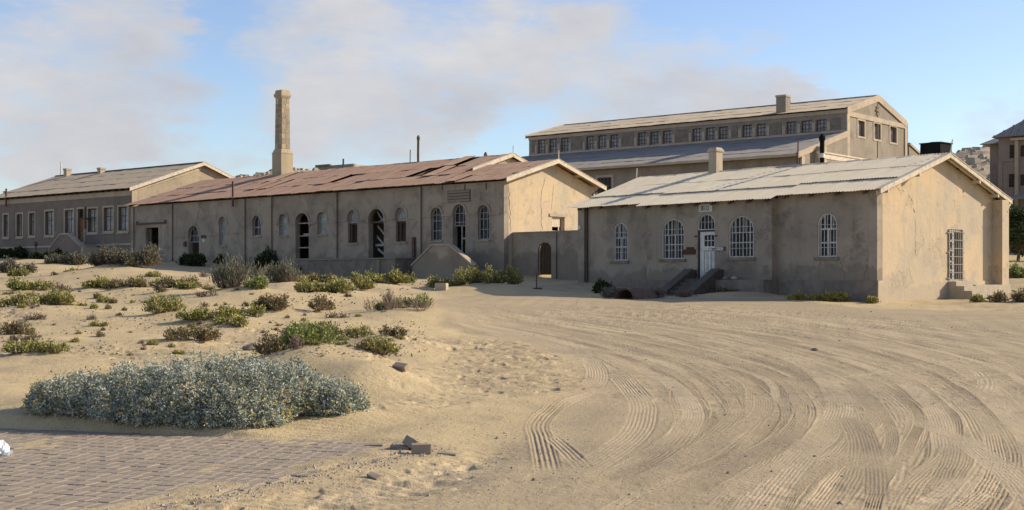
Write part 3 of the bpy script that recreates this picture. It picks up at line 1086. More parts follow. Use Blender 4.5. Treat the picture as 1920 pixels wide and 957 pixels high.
def outline(o, ins=0.0, n=14, bottom=None):
    a0, a1, z0, z1, r = o['a0'] + ins, o['a1'] - ins, o['z0'] + (ins if bottom is None else bottom), o['z1'] - ins, o['r']
    if r <= 0:
        return [(a0, z0), (a1, z0), (a1, z1), (a0, z1)]
    r = max(r - ins * .4, .02)
    zs = z1 - r
    c, h = .5 * (a0 + a1), .5 * (a1 - a0)
    return [(a0, z0), (a1, z0)] + [(c + h * math.cos(t), zs + r * math.sin(t)) for t in np.linspace(0, math.pi, n)]


def top_at(o, a, ins=0.0):
    if o['r'] <= 0:
        return o['z1'] - ins
    c, h = .5 * (o['a0'] + o['a1']), .5 * (o['a1'] - o['a0']) - ins
    t = max(0, 1 - ((a - c) / max(h, 1e-3)) ** 2)
    return o['z1'] - o['r'] + (o['r'] - ins) * math.sqrt(t)


def bx(mb, M, a0, a1, z0, z1, d0, d1):
    return mb.hexa([M(a0, z0, d0), M(a1, z0, d0), M(a1, z0, d1), M(a0, z0, d1)], [M(a0, z1, d0), M(a1, z1, d0), M(a1, z1, d1), M(a0, z1, d1)])


def window(fr, o, M, frame_mat, pane_mat, mull=(.5,), trans=(.5,), rec=.12, fw=.07, mw=.05, name='window', bars=0, bar_mat=None, upper_mull=None, pane2=None, hbars=2):
    """window part: frame ring with mullions and transoms; children: pane (and security_bars)"""
    mb = MB()
    mb.slab([outline(o), outline(o, fw)], M, rec, rec + .07)
    w, hgt = o['a1'] - o['a0'], o['z1'] - o['z0']
    tz = [o['z0'] + t * hgt for t in trans]
    for t in tz:
        bx(mb, M, o['a0'] + fw * .8, o['a1'] - fw * .8, t - mw / 2, t + mw / 2, rec + .008, rec + .062)
    for q in mull:
        a = o['a0'] + q * w
        zt = top_at(o, a, fw * .7) if not tz or upper_mull is None else tz[-1]
        bx(mb, M, a - mw / 2, a + mw / 2, o['z0'] + fw * .8, zt, rec + .004, rec + .058)
    for q in (upper_mull or ()):
        a = o['a0'] + q * w
        bx(mb, M, a - mw / 3, a + mw / 3, tz[-1], top_at(o, a, fw * .7), rec + .004, rec + .058)
    fo = fr.build(mb, name, frame_mat)
    if pane_mat:
        pm = MB()
        pm.slab([outline(o, fw * .5)], M, rec + .03, rec + .042)
        fr.build(pm, 'pane', pane_mat, fo)
    if bars:
        bm = MB()
        for k in range(1, bars + 1):
            a = o['a0'] + w * k / (bars + 1)
            bx(bm, M, a - .008, a + .008, o['z0'] + .03, top_at(o, a, .03), rec - .075, rec - .05)
        for k in range(hbars):
            z = o['z0'] + hgt * (.22 + .52 * k / max(1, hbars - 1) if hbars > 1 else .5)
            bx(bm, M, o['a0'] + .02, o['a1'] - .02, z - .008, z + .008, rec - .048, rec - .03)
        # the outline of the grille follows the opening
        bm.slab([outline(o, .015), outline(o, .04)], M, rec - .08, rec - .05)
        fr.build(bm, 'security_bars', bar_mat or frame_mat, fo)
    return fo


def sill(fr, o, M, mat, over=.1, th=.1, proud=.09):
    mb = MB()
    bx(mb, M, o['a0'] - over, o['a1'] + over, o['z0'] - th, o['z0'] - .003, -proud, .12)
    return fr.build(mb, 'window_sill', mat)


def hood(fr, o, M, mat, w=.16, proud=.05, legs=.25):
    """raised plaster band round an arched head"""
    oo = dict(o)
    zs = o['z1'] - o['r']
    c, h = .5 * (o['a0'] + o['a1']), .5 * (o['a1'] - o['a0'])
    ts = np.linspace(0, math.pi, 15)
    inner = [(c + (h + .003) * math.cos(t), zs + (o['r'] + .003) * math.sin(t)) for t in ts]
    outer = [(c + (h + w) * math.cos(t), zs + (o['r'] + w) * math.sin(t)) for t in ts]
    lp = [(c + h + w, zs - legs)] + outer + [(c - h - w, zs - legs), (c - h - .003, zs - legs)] + inner[::-1] + [(c + h + .003, zs - legs)]
    mb = MB()
    mb.slab([lp], M, -proud, .05)
    return fr.build(mb, 'arch_moulding', mat)


def surround(fr, o, M, mat, w=.16, proud=.04):
    big = dict(o)
    big['a0'] -= w
    big['a1'] += w
    big['z0'] -= w
    big['z1'] += w
    inn = dict(o)
    for k, s in (('a0', -.003), ('a1', .003), ('z0', -.003), ('z1', .003)):
        inn[k] += s
    mb = MB()
    mb.slab([outline(big), outline(inn)], M, -proud, .06)
    return fr.build(mb, 'window_surround', mat)


def wall(fr, loops, M, th, mat, name='wall', d0=0.0):
    mb = MB()
    mb.slab(loops, M, d0, d0 + th)
    return fr.build(mb, name, mat)


def sheet_mesh(w, ln, waves=9, amp=.019, seed=0):
    r = random.Random(seed)
    nx = waves * 4
    vs, fs = [], []
    ys = [0, .35, .7, 1]
    sag = [[r.gauss(0, .006) for _ in ys] for _ in range(3)]
    for j, t in enumerate(ys):
        for i in range(nx + 1):
            x = (i / nx - .5) * w
            k = i / nx * 2
            s = sag[int(min(k, 1.999))][j] * (1 - k % 1) + sag[min(int(k) + 1, 2)][j] * (k % 1)
            vs.append((x, t * ln, amp * math.sin(2 * math.pi * waves * i / nx) + s))
    for j in range(len(ys) - 1):
        for i in range(nx):
            a = j * (nx + 1) + i
            fs.append((a, a + 1, a + nx + 2, a + nx + 1))
    me = bpy.data.meshes.new('roof_sheet')
    me.from_pydata(vs, [], fs)
    me.polygons.foreach_set('use_smooth', [True] * len(fs))
    return me


def roof_slope(fr, parent, x0, x1, ye, ze, yr, zr, rows, sw, mat, skip=(), jit=1.0, seed=1, waves=9, stagger=0.0, slip=None, lap=.024):
    """the slope between eave (ye, ze) and ridge (yr, zr), covered sheet by sheet"""
    r = random.Random(seed)
    run, rise = abs(yr - ye), zr - ze
    pit = math.atan2(rise, run)
    sl = math.hypot(run, rise)
    n = max(1, round((x1 - x0) / sw))
    w = (x1 - x0) / n
    ln = sl / rows * 1.07
    meshes = []
    for k in range(4):
        me = sheet_mesh(w * 1.06, ln, waves, seed=seed * 10 + k)
        me.materials.append(mat)
        meshes.append(me)
    front = yr > ye
    for row in range(rows):
        for i in range(n):
            if (row, i) in skip:
                continue
            t = row / rows
            s0 = t * sl + r.gauss(0, .018) * jit
            lift = .02 + (lap if row > 0 else 0.012) + r.uniform(0, .012) * jit
            y = ye + (1 if front else -1) * (s0 * math.cos(pit) - lift * math.sin(pit))
            z = ze + s0 * math.sin(pit) + lift * math.cos(pit)
            o = link_mesh('roof_sheet', meshes[r.randrange(4)], parent)
            o.location = (x0 + (i + .5) * w + r.gauss(0, .01) * jit, y, z - fr.z0)
            rx = pit - .010 * (row < rows - 1) + r.gauss(0, .004) * jit
            rzz = r.gauss(0, .008) * jit
            if slip and (row, i) in slip:
                dx, dy, dr, lf = slip[(row, i)]
                rzz += dr
                o.location.x += dx
                o.location.y += dy * math.cos(pit)
                o.location.z += dy * math.sin(pit) + lf
            o.rotation_euler = (rx, r.gauss(0, .006) * jit, (0 if front else math.pi) + rzz)
            o.rotation_mode = 'XYZ'


def rafters(mb, x0, x1, nx, ye, ze, yr, zr, drop=.13):
    sl = (zr - ze) / (yr - ye)
    for k in range(nx):
        x = x0 + (x1 - x0) * k / (nx - 1)
        mb.hexa([(x - .05, ye, ze - drop), (x + .05, ye, ze - drop), (x + .05, yr, zr - drop), (x - .05, yr, zr - drop)],
                [(x - .05, ye, ze - .03), (x + .05, ye, ze - .03), (x + .05, yr, zr - .03), (x - .05, yr, zr - .03)])


def purlins(mb, x0, x1, ye, ze, yr, zr, n):
    for k in range(n):
        t = (k + .15) / (n - .7)
        y, z = ye + (yr - ye) * t, ze + (zr - ze) * t
        mb.box(x0, x1, y - .035, y + .035, z - .045, z - .006)


def verge(fr, x, ye, ze, yr, zr, mat, w=.22, th=.06, up=.06, parent=None):
    """barge board along one side of a gable end"""
    mb = MB()
    mb.hexa([(x - th, ye, ze - w + up), (x, ye, ze - w + up), (x, yr, zr - w + up), (x - th, yr, zr - w + up)],
            [(x - th, ye, ze + up), (x, ye, ze + up), (x, yr, zr + up), (x - th, yr, zr + up)])
    # flat capping strip
    mb.hexa([(x - th - .16, ye, ze + up + .003), (x + .02, ye, ze + up + .003), (x + .02, yr, zr + up + .003), (x - th - .16, yr, zr + up + .003)],
            [(x - th - .16, ye, ze + up + .03), (x + .02, ye, ze + up + .03), (x + .02, yr, zr + up + .03), (x - th - .16, yr, zr + up + .03)])
    return fr.build(mb, 'verge_board', mat, parent)


def crack(fr, pts, M, w=.03, mat=None):
    """a jagged open crack: a thin dark sliver set just proud of the plaster"""
    r = random.Random(int(abs(pts[0][0]) * 977) + len(pts))
    fine = []
    for i in range(len(pts) - 1):
        for k in range(5):
            t = k / 5
            fine.append((pts[i][0] * (1 - t) + pts[i + 1][0] * t + r.gauss(0, .035), pts[i][1] * (1 - t) + pts[i + 1][1] * t + r.gauss(0, .02)))
    fine.append(pts[-1])
    mb = MB()
    n = len(fine)
    vs, fs = [], []
    for i, (a, z) in enumerate(fine):
        ww = w * r.uniform(.35, 1.1) * min(1, (i + .4) / 2, (n - i - .5) / 2)
        vs += [M(a - ww / 2, z, -.004), M(a + ww / 2, z, -.004)]
        if i:
            fs.append((2 * i - 2, 2 * i - 1, 2 * i + 1, 2 * i))
    mb.add(vs, fs)
    return fr.build(mb, 'wall_crack', mat or M_crack)


def letters(text, size, mat, name, parent, M, a, z, d, fr, width=None, lean=0):
    """flat raised lettering from boxes on a 5x7 grid of strokes"""
    glyph = {'O': [(0, 0, 0, 6), (4, 0, 4, 6), (0, 0, 4, 0), (0, 6, 4, 6)], 'F': [(0, 0, 0, 6), (0, 6, 4, 6), (0, 3, 3, 3)],
             'I': [(2, 0, 2, 6)], 'C': [(0, 0, 0, 6), (0, 6, 4, 6), (0, 0, 4, 0)], 'E': [(0, 0, 0, 6), (0, 6, 4, 6), (0, 3, 3, 3), (0, 0, 4, 0)]}
    mb = MB()
    adv = width / len(text)
    t = size * .05
    for k, ch in enumerate(text):
        sx = adv * .66 / 4
        sz = size / 6
        off = a + adv * (k + .14)
        for (x0, z0, x1, z1) in glyph[ch]:
            bx(mb, M, off + min(x0, x1) * sx - t, off + max(x0, x1) * sx + t, z + min(z0, z1) * sz - t, z + max(z0, z1) * sz + t, d - .004, d + .004)
    return fr.build(mb, name, mat, parent)


# ================================================================== the long arched building with the rusty roof
fm = Frame(945, 72, -1789, 1.6)
fm.thing('workshop_building', 'long grey plastered building with arched openings under a rusty broken roof', 'building')
XL, XE = fm.fx(246), -5.2          # far left end; where the taller roof stops
ZE = fm.fz(945, 336, -.35)
ZW = ZE - .06
RY, RZ = 6.3, 9.35                 # main ridge
EY_, EZ_ = 4.05, 8.52              # ridge of the end bay
mo = fm.opening
A = .5
doors_m = [mo(273, 297, 427, 483), mo(353, 373, 424, 482, rise=A), mo(554, 579, 399.8, 485, rise=A), mo(691, 719.7, 392, 485, rise=A), mo(849, 872.4, 383.6, 482, rise=A)]
wins_m = [mo(410.5, 424, 406.6, 460.5, rise=A), mo(473.5, 489, 404.5, 442.5, rise=A), mo(523, 539, 401.7, 441.8, rise=A), mo(594.6, 612, 398, 439.5, rise=A),
          mo(652, 670, 394.8, 456, rise=A), mo(742, 761, 389.5, 453.5, rise=A), mo(808, 828, 389.7, 451.5, rise=A), mo(895.8, 917, 385, 449.4, rise=A)]
FP = FM(0)
front = [(XL, .6), (0, .6), (0, ZW), (XL, ZW)]
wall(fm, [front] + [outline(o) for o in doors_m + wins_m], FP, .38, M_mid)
# gable of the end bay
GP = GM(0)
gw = mo(1035, 1058.8, 407, 435, x=0)
pz = lambda y, ye, ze, yr, zr: ze + (zr - ze) * (y - ye) / (yr - ye)
W_END = 8.1
gpoly = [(.381, .6), (W_END, .6), (W_END, ZW - .02), (EY_, EZ_ - .08), (.381, pz(.381, -.35, ZE, EY_, EZ_) - .08)]
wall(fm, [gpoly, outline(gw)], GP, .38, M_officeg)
# end wall of the taller part, back walls, far end, floor
mb = MB()
mb.slab([[(.4, .6), (12.6, .6), (12.6, ZW), (RY, RZ - .1), (.4, pz(.4, -.35, ZE, RY, RZ) - .1)]], GM(XE), .02, .35)
fm.build(mb, 'wall', M_mid)
mb = MB()
mb.box(XL, XE - .4, 12.3, 12.62, .6, ZW).box(XE, -.4, 7.78, 8.09, .6, ZW - .1)
fm.build(mb, 'rear_wall', M_mid)
mb = MB()
mb.slab([[(.39, .6), (12.6, .6), (12.6, ZW), (RY, RZ - .1), (.39, ZW + .05)]], GM(XL + .36), .0, .34)
fm.build(mb, 'wall', M_mid)
mb = MB()
mb.box(XL + .4, -.4, .4, 12.2, 1.9, 2.55)
fm.build(mb, 'floor', M_dark)
fm.build(MB().box(XL + .4, -.4, 3.2, 3.4, 2.4, ZW + .6), 'blackout_wall', M_dark)  # added dark wall behind the front, keeps the openings black
# roof: battens, ridge, sheets one by one
rf = MB()
purlins(rf, XL - .2, XE, -.3, ZE, RY, RZ, 6)
purlins(rf, XE, .3, -.3, ZE, EY_, EZ_, 5)
purlins(rf, XL - .2, XE, 12.9, ZE, RY, RZ, 6)
rafters(rf, XL + .3, XE - .3, 16, -.33, ZE, RY, RZ)
rafters(rf, XL + .3, XE - .3, 16, 12.9, ZE, RY, RZ)
rf.box(XL - .2, XE + .1, RY - .06, RY + .06, RZ - .16, RZ - .02)
roof_m = fm.build(rf, 'roof', M_darkwood)
n_m = round((XE - XL + .5) / .82)
skip = set()
slip = {}
rr_ = random.Random(5)


def col_at(u):          # sheet column under a photo pixel on the eave line
    return int((fm.fx(u, 2) - (XL - .35)) / ((XE + .12 - XL + .35) / n_m))


for (row, u) in [(1, 772), (1, 788), (2, 800), (1, 625)]:
    skip.add((row, col_at(u)))
for (row, u, dx, dy, dr, lf) in [(1, 475, .1, -.25, .10, .10), (1, 500, -.1, -.35, .09, .12), (2, 530, .05, -.1, .06, .05), (1, 600, .12, -.3, .11, .10), (0, 655, .1, -.1, .07, .08),
                                 (1, 690, -.06, -.25, -.05, .06), (2, 780, .2, .1, .10, .12), (1, 812, .25, -.2, .14, .10), (0, 470, .05, -.05, .05, .06), (2, 640, .05, -.3, .08, .10), (2, 465, .1, -.2, .12, .12)]:
    slip[(row, col_at(u))] = (dx, dy, dr * .8, lf * .55)
roof_slope(fm, roof_m, XL - .35, XE + .12, -.36, ZE, RY, RZ, 3, .82, M_rust, skip, 1.3, 3, slip=slip, waves=6)
roof_slope(fm, roof_m, XE + .14, .54, -.36, ZE - .02, EY_, EZ_, 3, .82, M_rust, (), 1.2, 4, waves=6, slip={(0, 1): (.1, -.05, .09, .09), (1, 1): (.05, 0, .05, .04)})
mb = MB()
for (x0, x1, yr, zr, ye) in ((XL - .35, XE + .1, RY, RZ, 13.0), (XE + .1, .54, EY_, EZ_, 8.5)):
    nn = int((x1 - x0) / .9)
    for k in range(nn):
        a0, a1 = x0 + (x1 - x0) * k / nn, x0 + (x1 - x0) * (k + 1) / nn
        mb.hexa([(a0, yr, zr + .01), (a1, yr, zr + .01), (a1, ye, ZE - .02), (a0, ye, ZE - .02)], [(a0, yr, zr + .03), (a1, yr, zr + .03), (a1, ye, ZE), (a0, ye, ZE)])
fm.build(mb, 'rear_roof_slope', M_rust, roof_m)
mb = MB()
nseg = 12
for k in range(nseg):
    a0, a1 = XL - .35 + (XE - XL + .5) * k / nseg, XL - .35 + (XE - XL + .5) * (k + 1) / nseg
    dz = rr_.gauss(0, .015)
    mb.add([(a0, RY - .2, RZ - .02 + dz), (a1, RY - .2, RZ - .02 + dz), (a1, RY, RZ + .07 + dz), (a0, RY, RZ + .07 + dz), (a0, RY + .2, RZ - .02 + dz), (a1, RY + .2, RZ - .02 + dz)],
           [(0, 1, 2, 3), (3, 2, 5, 4)])
fm.build(mb, 'ridge_cap', M_iron, roof_m)
for (x, ye, ze, yr, zr) in ((.58, -.4, ZE - .01, EY_, EZ_), (.58, 8.5, ZE - .03, EY_, EZ_), (XE + .3, 2.7, pz(2.7, -.35, ZE, RY, RZ) + .05, RY, RZ + .04), (XE + .3, 13.0, ZE, RY, RZ + .04)):
    verge(fm, x, ye, ze, yr, zr, M_wood, parent=roof_m)
mb = MB()
for k in range(3):
    y = 1 + k * 2.6
    mb = MB()
    mb.box(-.2, .52, y - .05, y + .05, pz(y, -.35, ZE, EY_, EZ_) - .2 if y < EY_ else pz(y, 8.5, ZE, EY_, EZ_) - .2, (pz(y, -.35, ZE, EY_, EZ_) if y < EY_ else pz(y, 8.5, ZE, EY_, EZ_)) - .06)
    fm.build(mb, 'verge_bracket', M_wood, roof_m)
for (x, y, z) in ((.54, EY_, EZ_), (XE + .28, RY, RZ)):
    mb = MB().tube([(x, y, z - .1), (x, y, z + .55)], .035, 5)
    fm.build(mb, 'finial', M_wood, roof_m)
# front relief: pilasters, pipes, string course, mouldings
for u in (249, 321, 457, 507, 629, 786):
    x = fm.fx(u)
    mb = MB().box(x - .16, x + .16, -.055, .05, .6, ZW - .02)
    fm.build(mb, 'pilaster', M_mid)
    mb = MB().tube([(x + .25, -.08, .9), (x + .25, -.08, ZW - .02)], .03, 6)
    fm.build(mb, 'downpipe', M_iron)
mb = MB()
ops = sorted(doors_m + wins_m, key=lambda o: o['a0'])
for u0, u1, v in ((326, 352, 443.5), (375, 409, 441), (426, 454, 437), (511, 521, 420), (541, 552, 419), (582, 592, 419), (615, 627, 417), (633, 650, 414.5), (672, 688, 413), (722, 740, 410.5), (764, 784, 409.5), (792, 805, 406), (831, 846, 404), (876, 893, 402), (920, 938, 401)):
    x0, x1 = fm.fx(u0), fm.fx(u1)
    z = fm.fz(.5 * (u0 + u1), v)
    fm.build(MB().box(x0, x1, -.05, .04, z - .06, z + .06), 'string_course', M_mid)
for o in doors_m[1:] + wins_m:
    hood(fm, o, FP, M_mid, .16, .045, .15)
for o in wins_m:
    sill(fm, o, FP, M_mid, .1, .11, .08)
# windows
for k in (0, 2, 3):
    window(fm, wins_m[k], FP, M_board, M_glassdim, (), (.52,), .14, .06, .05)
window(fm, wins_m[1], FP, M_board, M_glass, (.55,), (.42,), .14, .06, .06)
for k in (4, 5):
    o = wins_m[k]
    lo = dict(o, z1=o['z0'] + .60 * (o['z1'] - o['z0']), r=0)
    window(fm, lo, FP, M_darkwood, None, (.33, .66) if k == 5 else (.66,), (), .14, .06, .05)
    up = dict(o, z0=o['z0'] + .61 * (o['z1'] - o['z0']))
    window(fm, up, FP, M_board, M_glassdim, (), (), .14, .07, .05, name='fanlight')
for k in (6, 7):
    window(fm, wins_m[k], FP, M_board, M_glass, (.36, .68), (.30, .60, .78), .15, .06, .035)
# doors
o = doors_m[0]
mb = MB()
bx(mb, FP, o['a0'] + .02, o['a0'] + .45, o['z0'], o['z1'] - .03, .2, .26)
fm.build(mb, 'door', M_darkwood)
z = fm.fz(285, 419)
mb = MB().box(fm.fx(257), fm.fx(312), -.10, -.02, z - .07, z + .05).box(fm.fx(257), fm.fx(258.5), -.1, .02, z + .05, z + .2).box(fm.fx(310.5), fm.fx(312), -.1, .02, z + .05, z + .2)
fm.build(mb, 'door_rail', M_iron)
o = doors_m[1]
up = dict(o, z0=o['z1'] - .62 * (o['a1'] - o['a0']) - .35)
window(fm, up, FP, M_board, M_glass, (.33, .66), (.4,), .18, .05, .035, name='fanlight')
o = doors_m[2]
mb = MB()
for t in (.24, .50, .78):
    zz = o['z0'] + t * (o['z1'] - o['z0'])
    bx(mb, FP, o['a0'] + .02, o['a1'] - .02, zz - .035, zz + .035, .22, .28)
bx(mb, FP, o['a0'] + .55, o['a1'] - .02, o['z0'] + .515 * 2.9, o['z0'] + .55 * 2.9, .2, .3)
fm.build(mb, 'door_brace', M_board)
o = doors_m[3]
pl = [((.15, .96), (1.0, .60)), ((.2, .66), (1.0, .40)), ((.15, .45), (.98, .20)), ((.2, .20), (1.0, .02)), ((.05, .275), (1.0, .275)), ((.3, .74), (.95, .84))]
w_, h_ = o['a1'] - o['a0'], o['z1'] - o['z0']
for (p, q) in pl:
    a, z0, c, z1 = o['a0'] + p[0] * w_, o['z0'] + p[1] * h_, o['a0'] + q[0] * w_, o['z0'] + q[1] * h_
    mb = MB().hexa([(a, .5, z0 - .07), (c, .3, z1 - .07), (c, .36, z1 - .07), (a, .56, z0 - .07)], [(a, .5, z0 + .07), (c, .3, z1 + .07), (c, .36, z1 + .07), (a, .56, z0 + .07)])
    fm.build(mb, 'fallen_plank', M_board)
up = dict(o, z0=o['z1'] - .62 * w_)
window(fm, up, FP, M_darkwood, None, (), (.1,), .2, .05, .05, name='fanlight')
o = doors_m[4]
up = dict(o, z0=o['z1'] - .5 * w_ - .55)
fo = window(fm, up, FP, M_board, M_glass, (.36, .68), (.18, .60), .18, .05, .035, name='fanlight')
mid = dict(o, z0=o['z0'], z1=up['z0'], r=0)
mb = MB()
bx(mb, FP, o['a0'] + .36 * w_, o['a0'] + .36 * w_ + .07, o['z0'], up['z0'], .2, .26)
bx(mb, FP, o['a0'] + .36 * w_ + .08, o['a1'] - .03, up['z0'] - .75, up['z0'] - .66, .2, .26)
bx(mb, FP, o['a0'] + .66 * w_, o['a0'] + .66 * w_ + .05, up['z0'] - .66, up['z0'], .2, .26)
fm.build(mb, 'door', M_board)
# notice board of planks above the door
z0, z1 = fm.fz(860, 379), fm.fz(860, 357)
x0, x1 = fm.fx(839.5), fm.fx(882.5)
pb = fm.build(MB().box(x0, x1, -.035, .0, z0, z1), 'name_board', M_darkwood)
for k in range(4):
    zz = z0 + (z1 - z0) * (k + .08) / 4
    fm.build(MB().box(x0 + .03, x1 - .03, -.075, -.04, zz, zz + (z1 - z0) * .19), 'board_slat', M_plaque, pb)
for u in (872, 830, 912):
    fm.build(MB().box(fm.fx(u) - .03, fm.fx(u) + .03, -.03, .0, fm.fz(u, 356), ZW - .05), 'wall_slot', M_iron)
# small plates by the arched door
fm.build(MB().box(fm.fx(378), fm.fx(387), -.05, 0, fm.fz(382, 447), fm.fz(382, 441)), 'wall_plate', M_iron)
fm.build(MB().box(fm.fx(380), fm.fx(384), -.03, 0, fm.fz(382, 454), fm.fz(382, 448)), 'wall_plate', M_signwhite)
fm.build(MB().box(fm.fx(344), fm.fx(349), -.08, 0, fm.fz(347, 462), fm.fz(347, 454)), 'wall_plate', M_dark)
fm.build(MB().box(fm.fx(347), fm.fx(350), -.12, -.01, fm.fz(346, 463), fm.fz(346, 453)), 'wall_plate', M_iron)
fm.build(MB().box(fm.fx(775.5), fm.fx(779.5), -.16, -.01, fm.fz(778, 484), fm.fz(778, 445)), 'wall_post', M_darkwood)
# vent pipe through the roof
x = fm.fx(440, -.1)
fm.build(MB().tube([(x, -.25, fm.fz(440, 388)), (x, -.25, fm.fz(440, 341))], .07, 6), 'vent_pipe', M_iron)
# loading platform
xa, xb = fm.fx(556, -1.6), fm.fx(741, -1.6)
zt = fm.fz(650, 487.5, -1.6)
pf = fm.build(MB().box(xa, xb, -1.6, .0, .6, zt), 'loading_platform', M_dark)
x_ = fm.fx(708, -1.7)
fm.build(MB().box(x_ - .12, x_ + .12, -1.68, -1.595, .6, zt - .02), 'platform_post', M_mid, pf)
fm.build(MB().box(xa - .05, xb + .05, -1.66, .02, zt + .003, zt + .09), 'platform_slab', M_mid, pf)
# stair with sloping parapet before the plank-board door
yf = -2.0
sx = [fm.fx(u, yf) for u in (773, 811, 842, 884)]
zs = [fm.fz(773, 499, yf), fm.fz(811, 461, yf), fm.fz(842, 461, yf), fm.fz(884, 497, yf)]
st = MB()
st.slab([[(sx[0], .8), (sx[3], .8), (sx[3], zs[3]), (sx[2], zs[2]), (sx[1], zs[1]), (sx[0], zs[0])]], FM(yf), 0, .28)
stair = fm.build(st, 'stair', M_mid)
mb = MB()
e = [(sx[0] - .06, zs[0] - .02), (sx[1] - .02, zs[1] + .003), (sx[2] + .02, zs[2] + .003), (sx[3] + .06, zs[3] - .02)]
for i in range(3):
    (a, za), (c, zc) = e[i], e[i + 1]
    mb.hexa([(a, yf - .06, za), (c, yf - .06, zc), (c, yf + .34, zc), (a, yf + .34, za)], [(a, yf - .06, za + .09), (c, yf - .06, zc + .09), (c, yf + .34, zc + .09), (a, yf + .34, za + .09)])
fm.build(mb, 'parapet_coping', M_trim, stair)
for k in range(6):
    xw = sx[2] + (sx[3] - sx[2]) * k / 6
    zz = 2.55 - (2.55 - 1.9) * (k + 1) / 6.5
    fm.build(MB().box(sx[1] + .1, xw + (sx[3] - sx[2]) / 6, yf + .285, -.01 - .002 * k, zz - .11, zz), 'stair_step', M_conc, stair)
# gable details
mb = MB()
for k in range(6):
    zz = gw['z0'] + .28 + (gw['z1'] - gw['z0'] - .3) * k / 6
    mb.hexa([GP(gw['a0'] + .03, zz, .12), GP(gw['a0'] + .72 * (gw['a1'] - gw['a0']), zz, .12), GP(gw['a0'] + .72 * (gw['a1'] - gw['a0']), zz + .05, .20), GP(gw['a0'] + .03, zz + .05, .20)],
            [GP(gw['a0'] + .03, zz + .09, .10), GP(gw['a0'] + .72 * (gw['a1'] - gw['a0']), zz + .09, .10), GP(gw['a0'] + .72 * (gw['a1'] - gw['a0']), zz + .13, .18), GP(gw['a0'] + .03, zz + .13, .18)])
wo = window(fm, gw, GP, M_wood, None, (.74,), (), .2, .07, .08)
fm.build(mb, 'louvre', M_wood, wo)
mb = MB()
bx(mb, GP, gw['a0'] - .25, gw['a1'] + .1, gw['z1'] + .003, gw['z1'] + .16, -.06, .1)
fm.build(mb, 'window_lintel', M_trim)


def gpt(fr, pts, x=0):
    return [(fr.gy(u, x), fr.gz(u, v, x)) for u, v in pts]


crack(fm, gpt(fm, [(953, 349), (955, 372), (957, 400), (957, 435)]), GP, .055)
crack(fm, gpt(fm, [(1024, 333), (1017, 350), (1014, 380), (1015, 410), (1016, 432)]), GP, .04)
crack(fm, gpt(fm, [(1038, 345), (1036, 370), (1034, 398)]), GP, .03)
crack(fm, gpt(fm, [(1016, 383), (1024, 378), (1031, 376)]), GP, .05)
crack(fm, gpt(fm, [(1026, 400), (1045, 401), (1052, 405)]), GP, .05)
crack(fm, gpt(fm, [(1058, 400), (1066, 404), (1073, 408)]), GP, .03)
crack(fm, [(fm.fx(u), fm.fz(u, v)) for u, v in ((404, 388), (408, 400), (405, 412))], FP, .04)
crack(fm, [(fm.fx(u), fm.fz(u, v)) for u, v in ((378, 385), (372, 402), (367, 420))], FP, .035)
crack(fm, [(fm.fx(u), fm.fz(u, v)) for u, v in ((898, 350), (902, 365), (900, 376))], FP, .03)
x = W_END
mb = MB().tube([(.08, x - .3, 2), (.08, x - .3, ZW - .35), (.3, x - .1, ZW - .15)], .05, 6)
fm.build(mb, 'downpipe', M_iron)

# tall chimney standing through the rusty roof: its own frame on the ridge
cxm = fm.fx(515, RY - .2)
cw = 1.06
ch = empty('tall_chimney', (*fm.W(cxm + cw * .5, RY + .1), RZ), fm.rz)
tag(ch, 'tall tapering chimney with bare stone courses and a moulded cap on the rusty roof', 'chimney')
zc = [fm.fz(520, v, RY) - RZ for v in (337, 290, 281, 186, 182, 178, 171)]
hb, hs0, hs1 = cw / 2, .395, .36
mb = MB()
mb.box(-hb, hb, -hb, hb, zc[0] - .7, zc[1])
mb.box(-hb - .02, hb + .02, -hb - .02, hb + .02, zc[1] + .003, zc[1] + .07)
q = lambda h_, z: [(-h_, -h_, z), (h_, -h_, z), (h_, h_, z), (-h_, h_, z)]
mb.hexa(q(hb - .01, zc[1] + .073), q(hs0 + .03, zc[2]))
mb.build('chimney_base', M_chim, ch)
mb = MB().hexa(q(hs0 - .02, zc[2] + .003), q(hs1 - .02, zc[3]))
shaft = mb.build('chimney_shaft', M_lime, ch)
nc_ = 10
rc = random.Random(3)
bricks_me = {}
for k in range(nc_):
    z0 = zc[2] + .01 + (zc[3] - zc[2] - .02) * k / nc_
    z1 = zc[2] + .01 + (zc[3] - zc[2] - .02) * (k + 1) / nc_
    hh_ = hs0 + (hs1 - hs0) * (k + .5) / nc_
    for side in range(4):
        cut = rc.choice([.38, .5, .62]) if k % 2 else rc.choice([.46, .54])
        for (a, c) in ((-1, -1 + 2 * cut), (-1 + 2 * cut, 1)):
            g = .018
            a2, c2 = a * hh_ + g, c * hh_ - g
            j = rc.uniform(.0, .012)
            dpt = hh_ - .10
            pr = hh_ + j * .8
            P = {0: lambda s_, n_: (s_, -n_), 1: lambda s_, n_: (n_, s_), 2: lambda s_, n_: (-s_, n_), 3: lambda s_, n_: (-n_, -s_)}[side]
            if rc.random() < .06:
                continue
            b4 = [(*P(a2, pr), z0 + .014), (*P(c2, pr), z0 + .014), (*P(c2, dpt), z0 + .014), (*P(a2, dpt), z0 + .014)]
            t4 = [(p[0], p[1], z1 - .014) for p in b4]
            MB().hexa(b4, t4).build('stone', M_chimstone if rc.random() < .8 else M_chim, shaft)
mb = MB().hexa(q(hs1 + .01, zc[3] + .003), q(hs1 + .09, zc[4])).box(-hs1 - .09, hs1 + .09, -hs1 - .09, hs1 + .09, zc[4] + .003, zc[5])
mb.hexa(q(hs1 + .03, zc[5] + .003), q(hs1 - .0, zc[6]))
mb.build('chimney_cap', M_chim, ch)

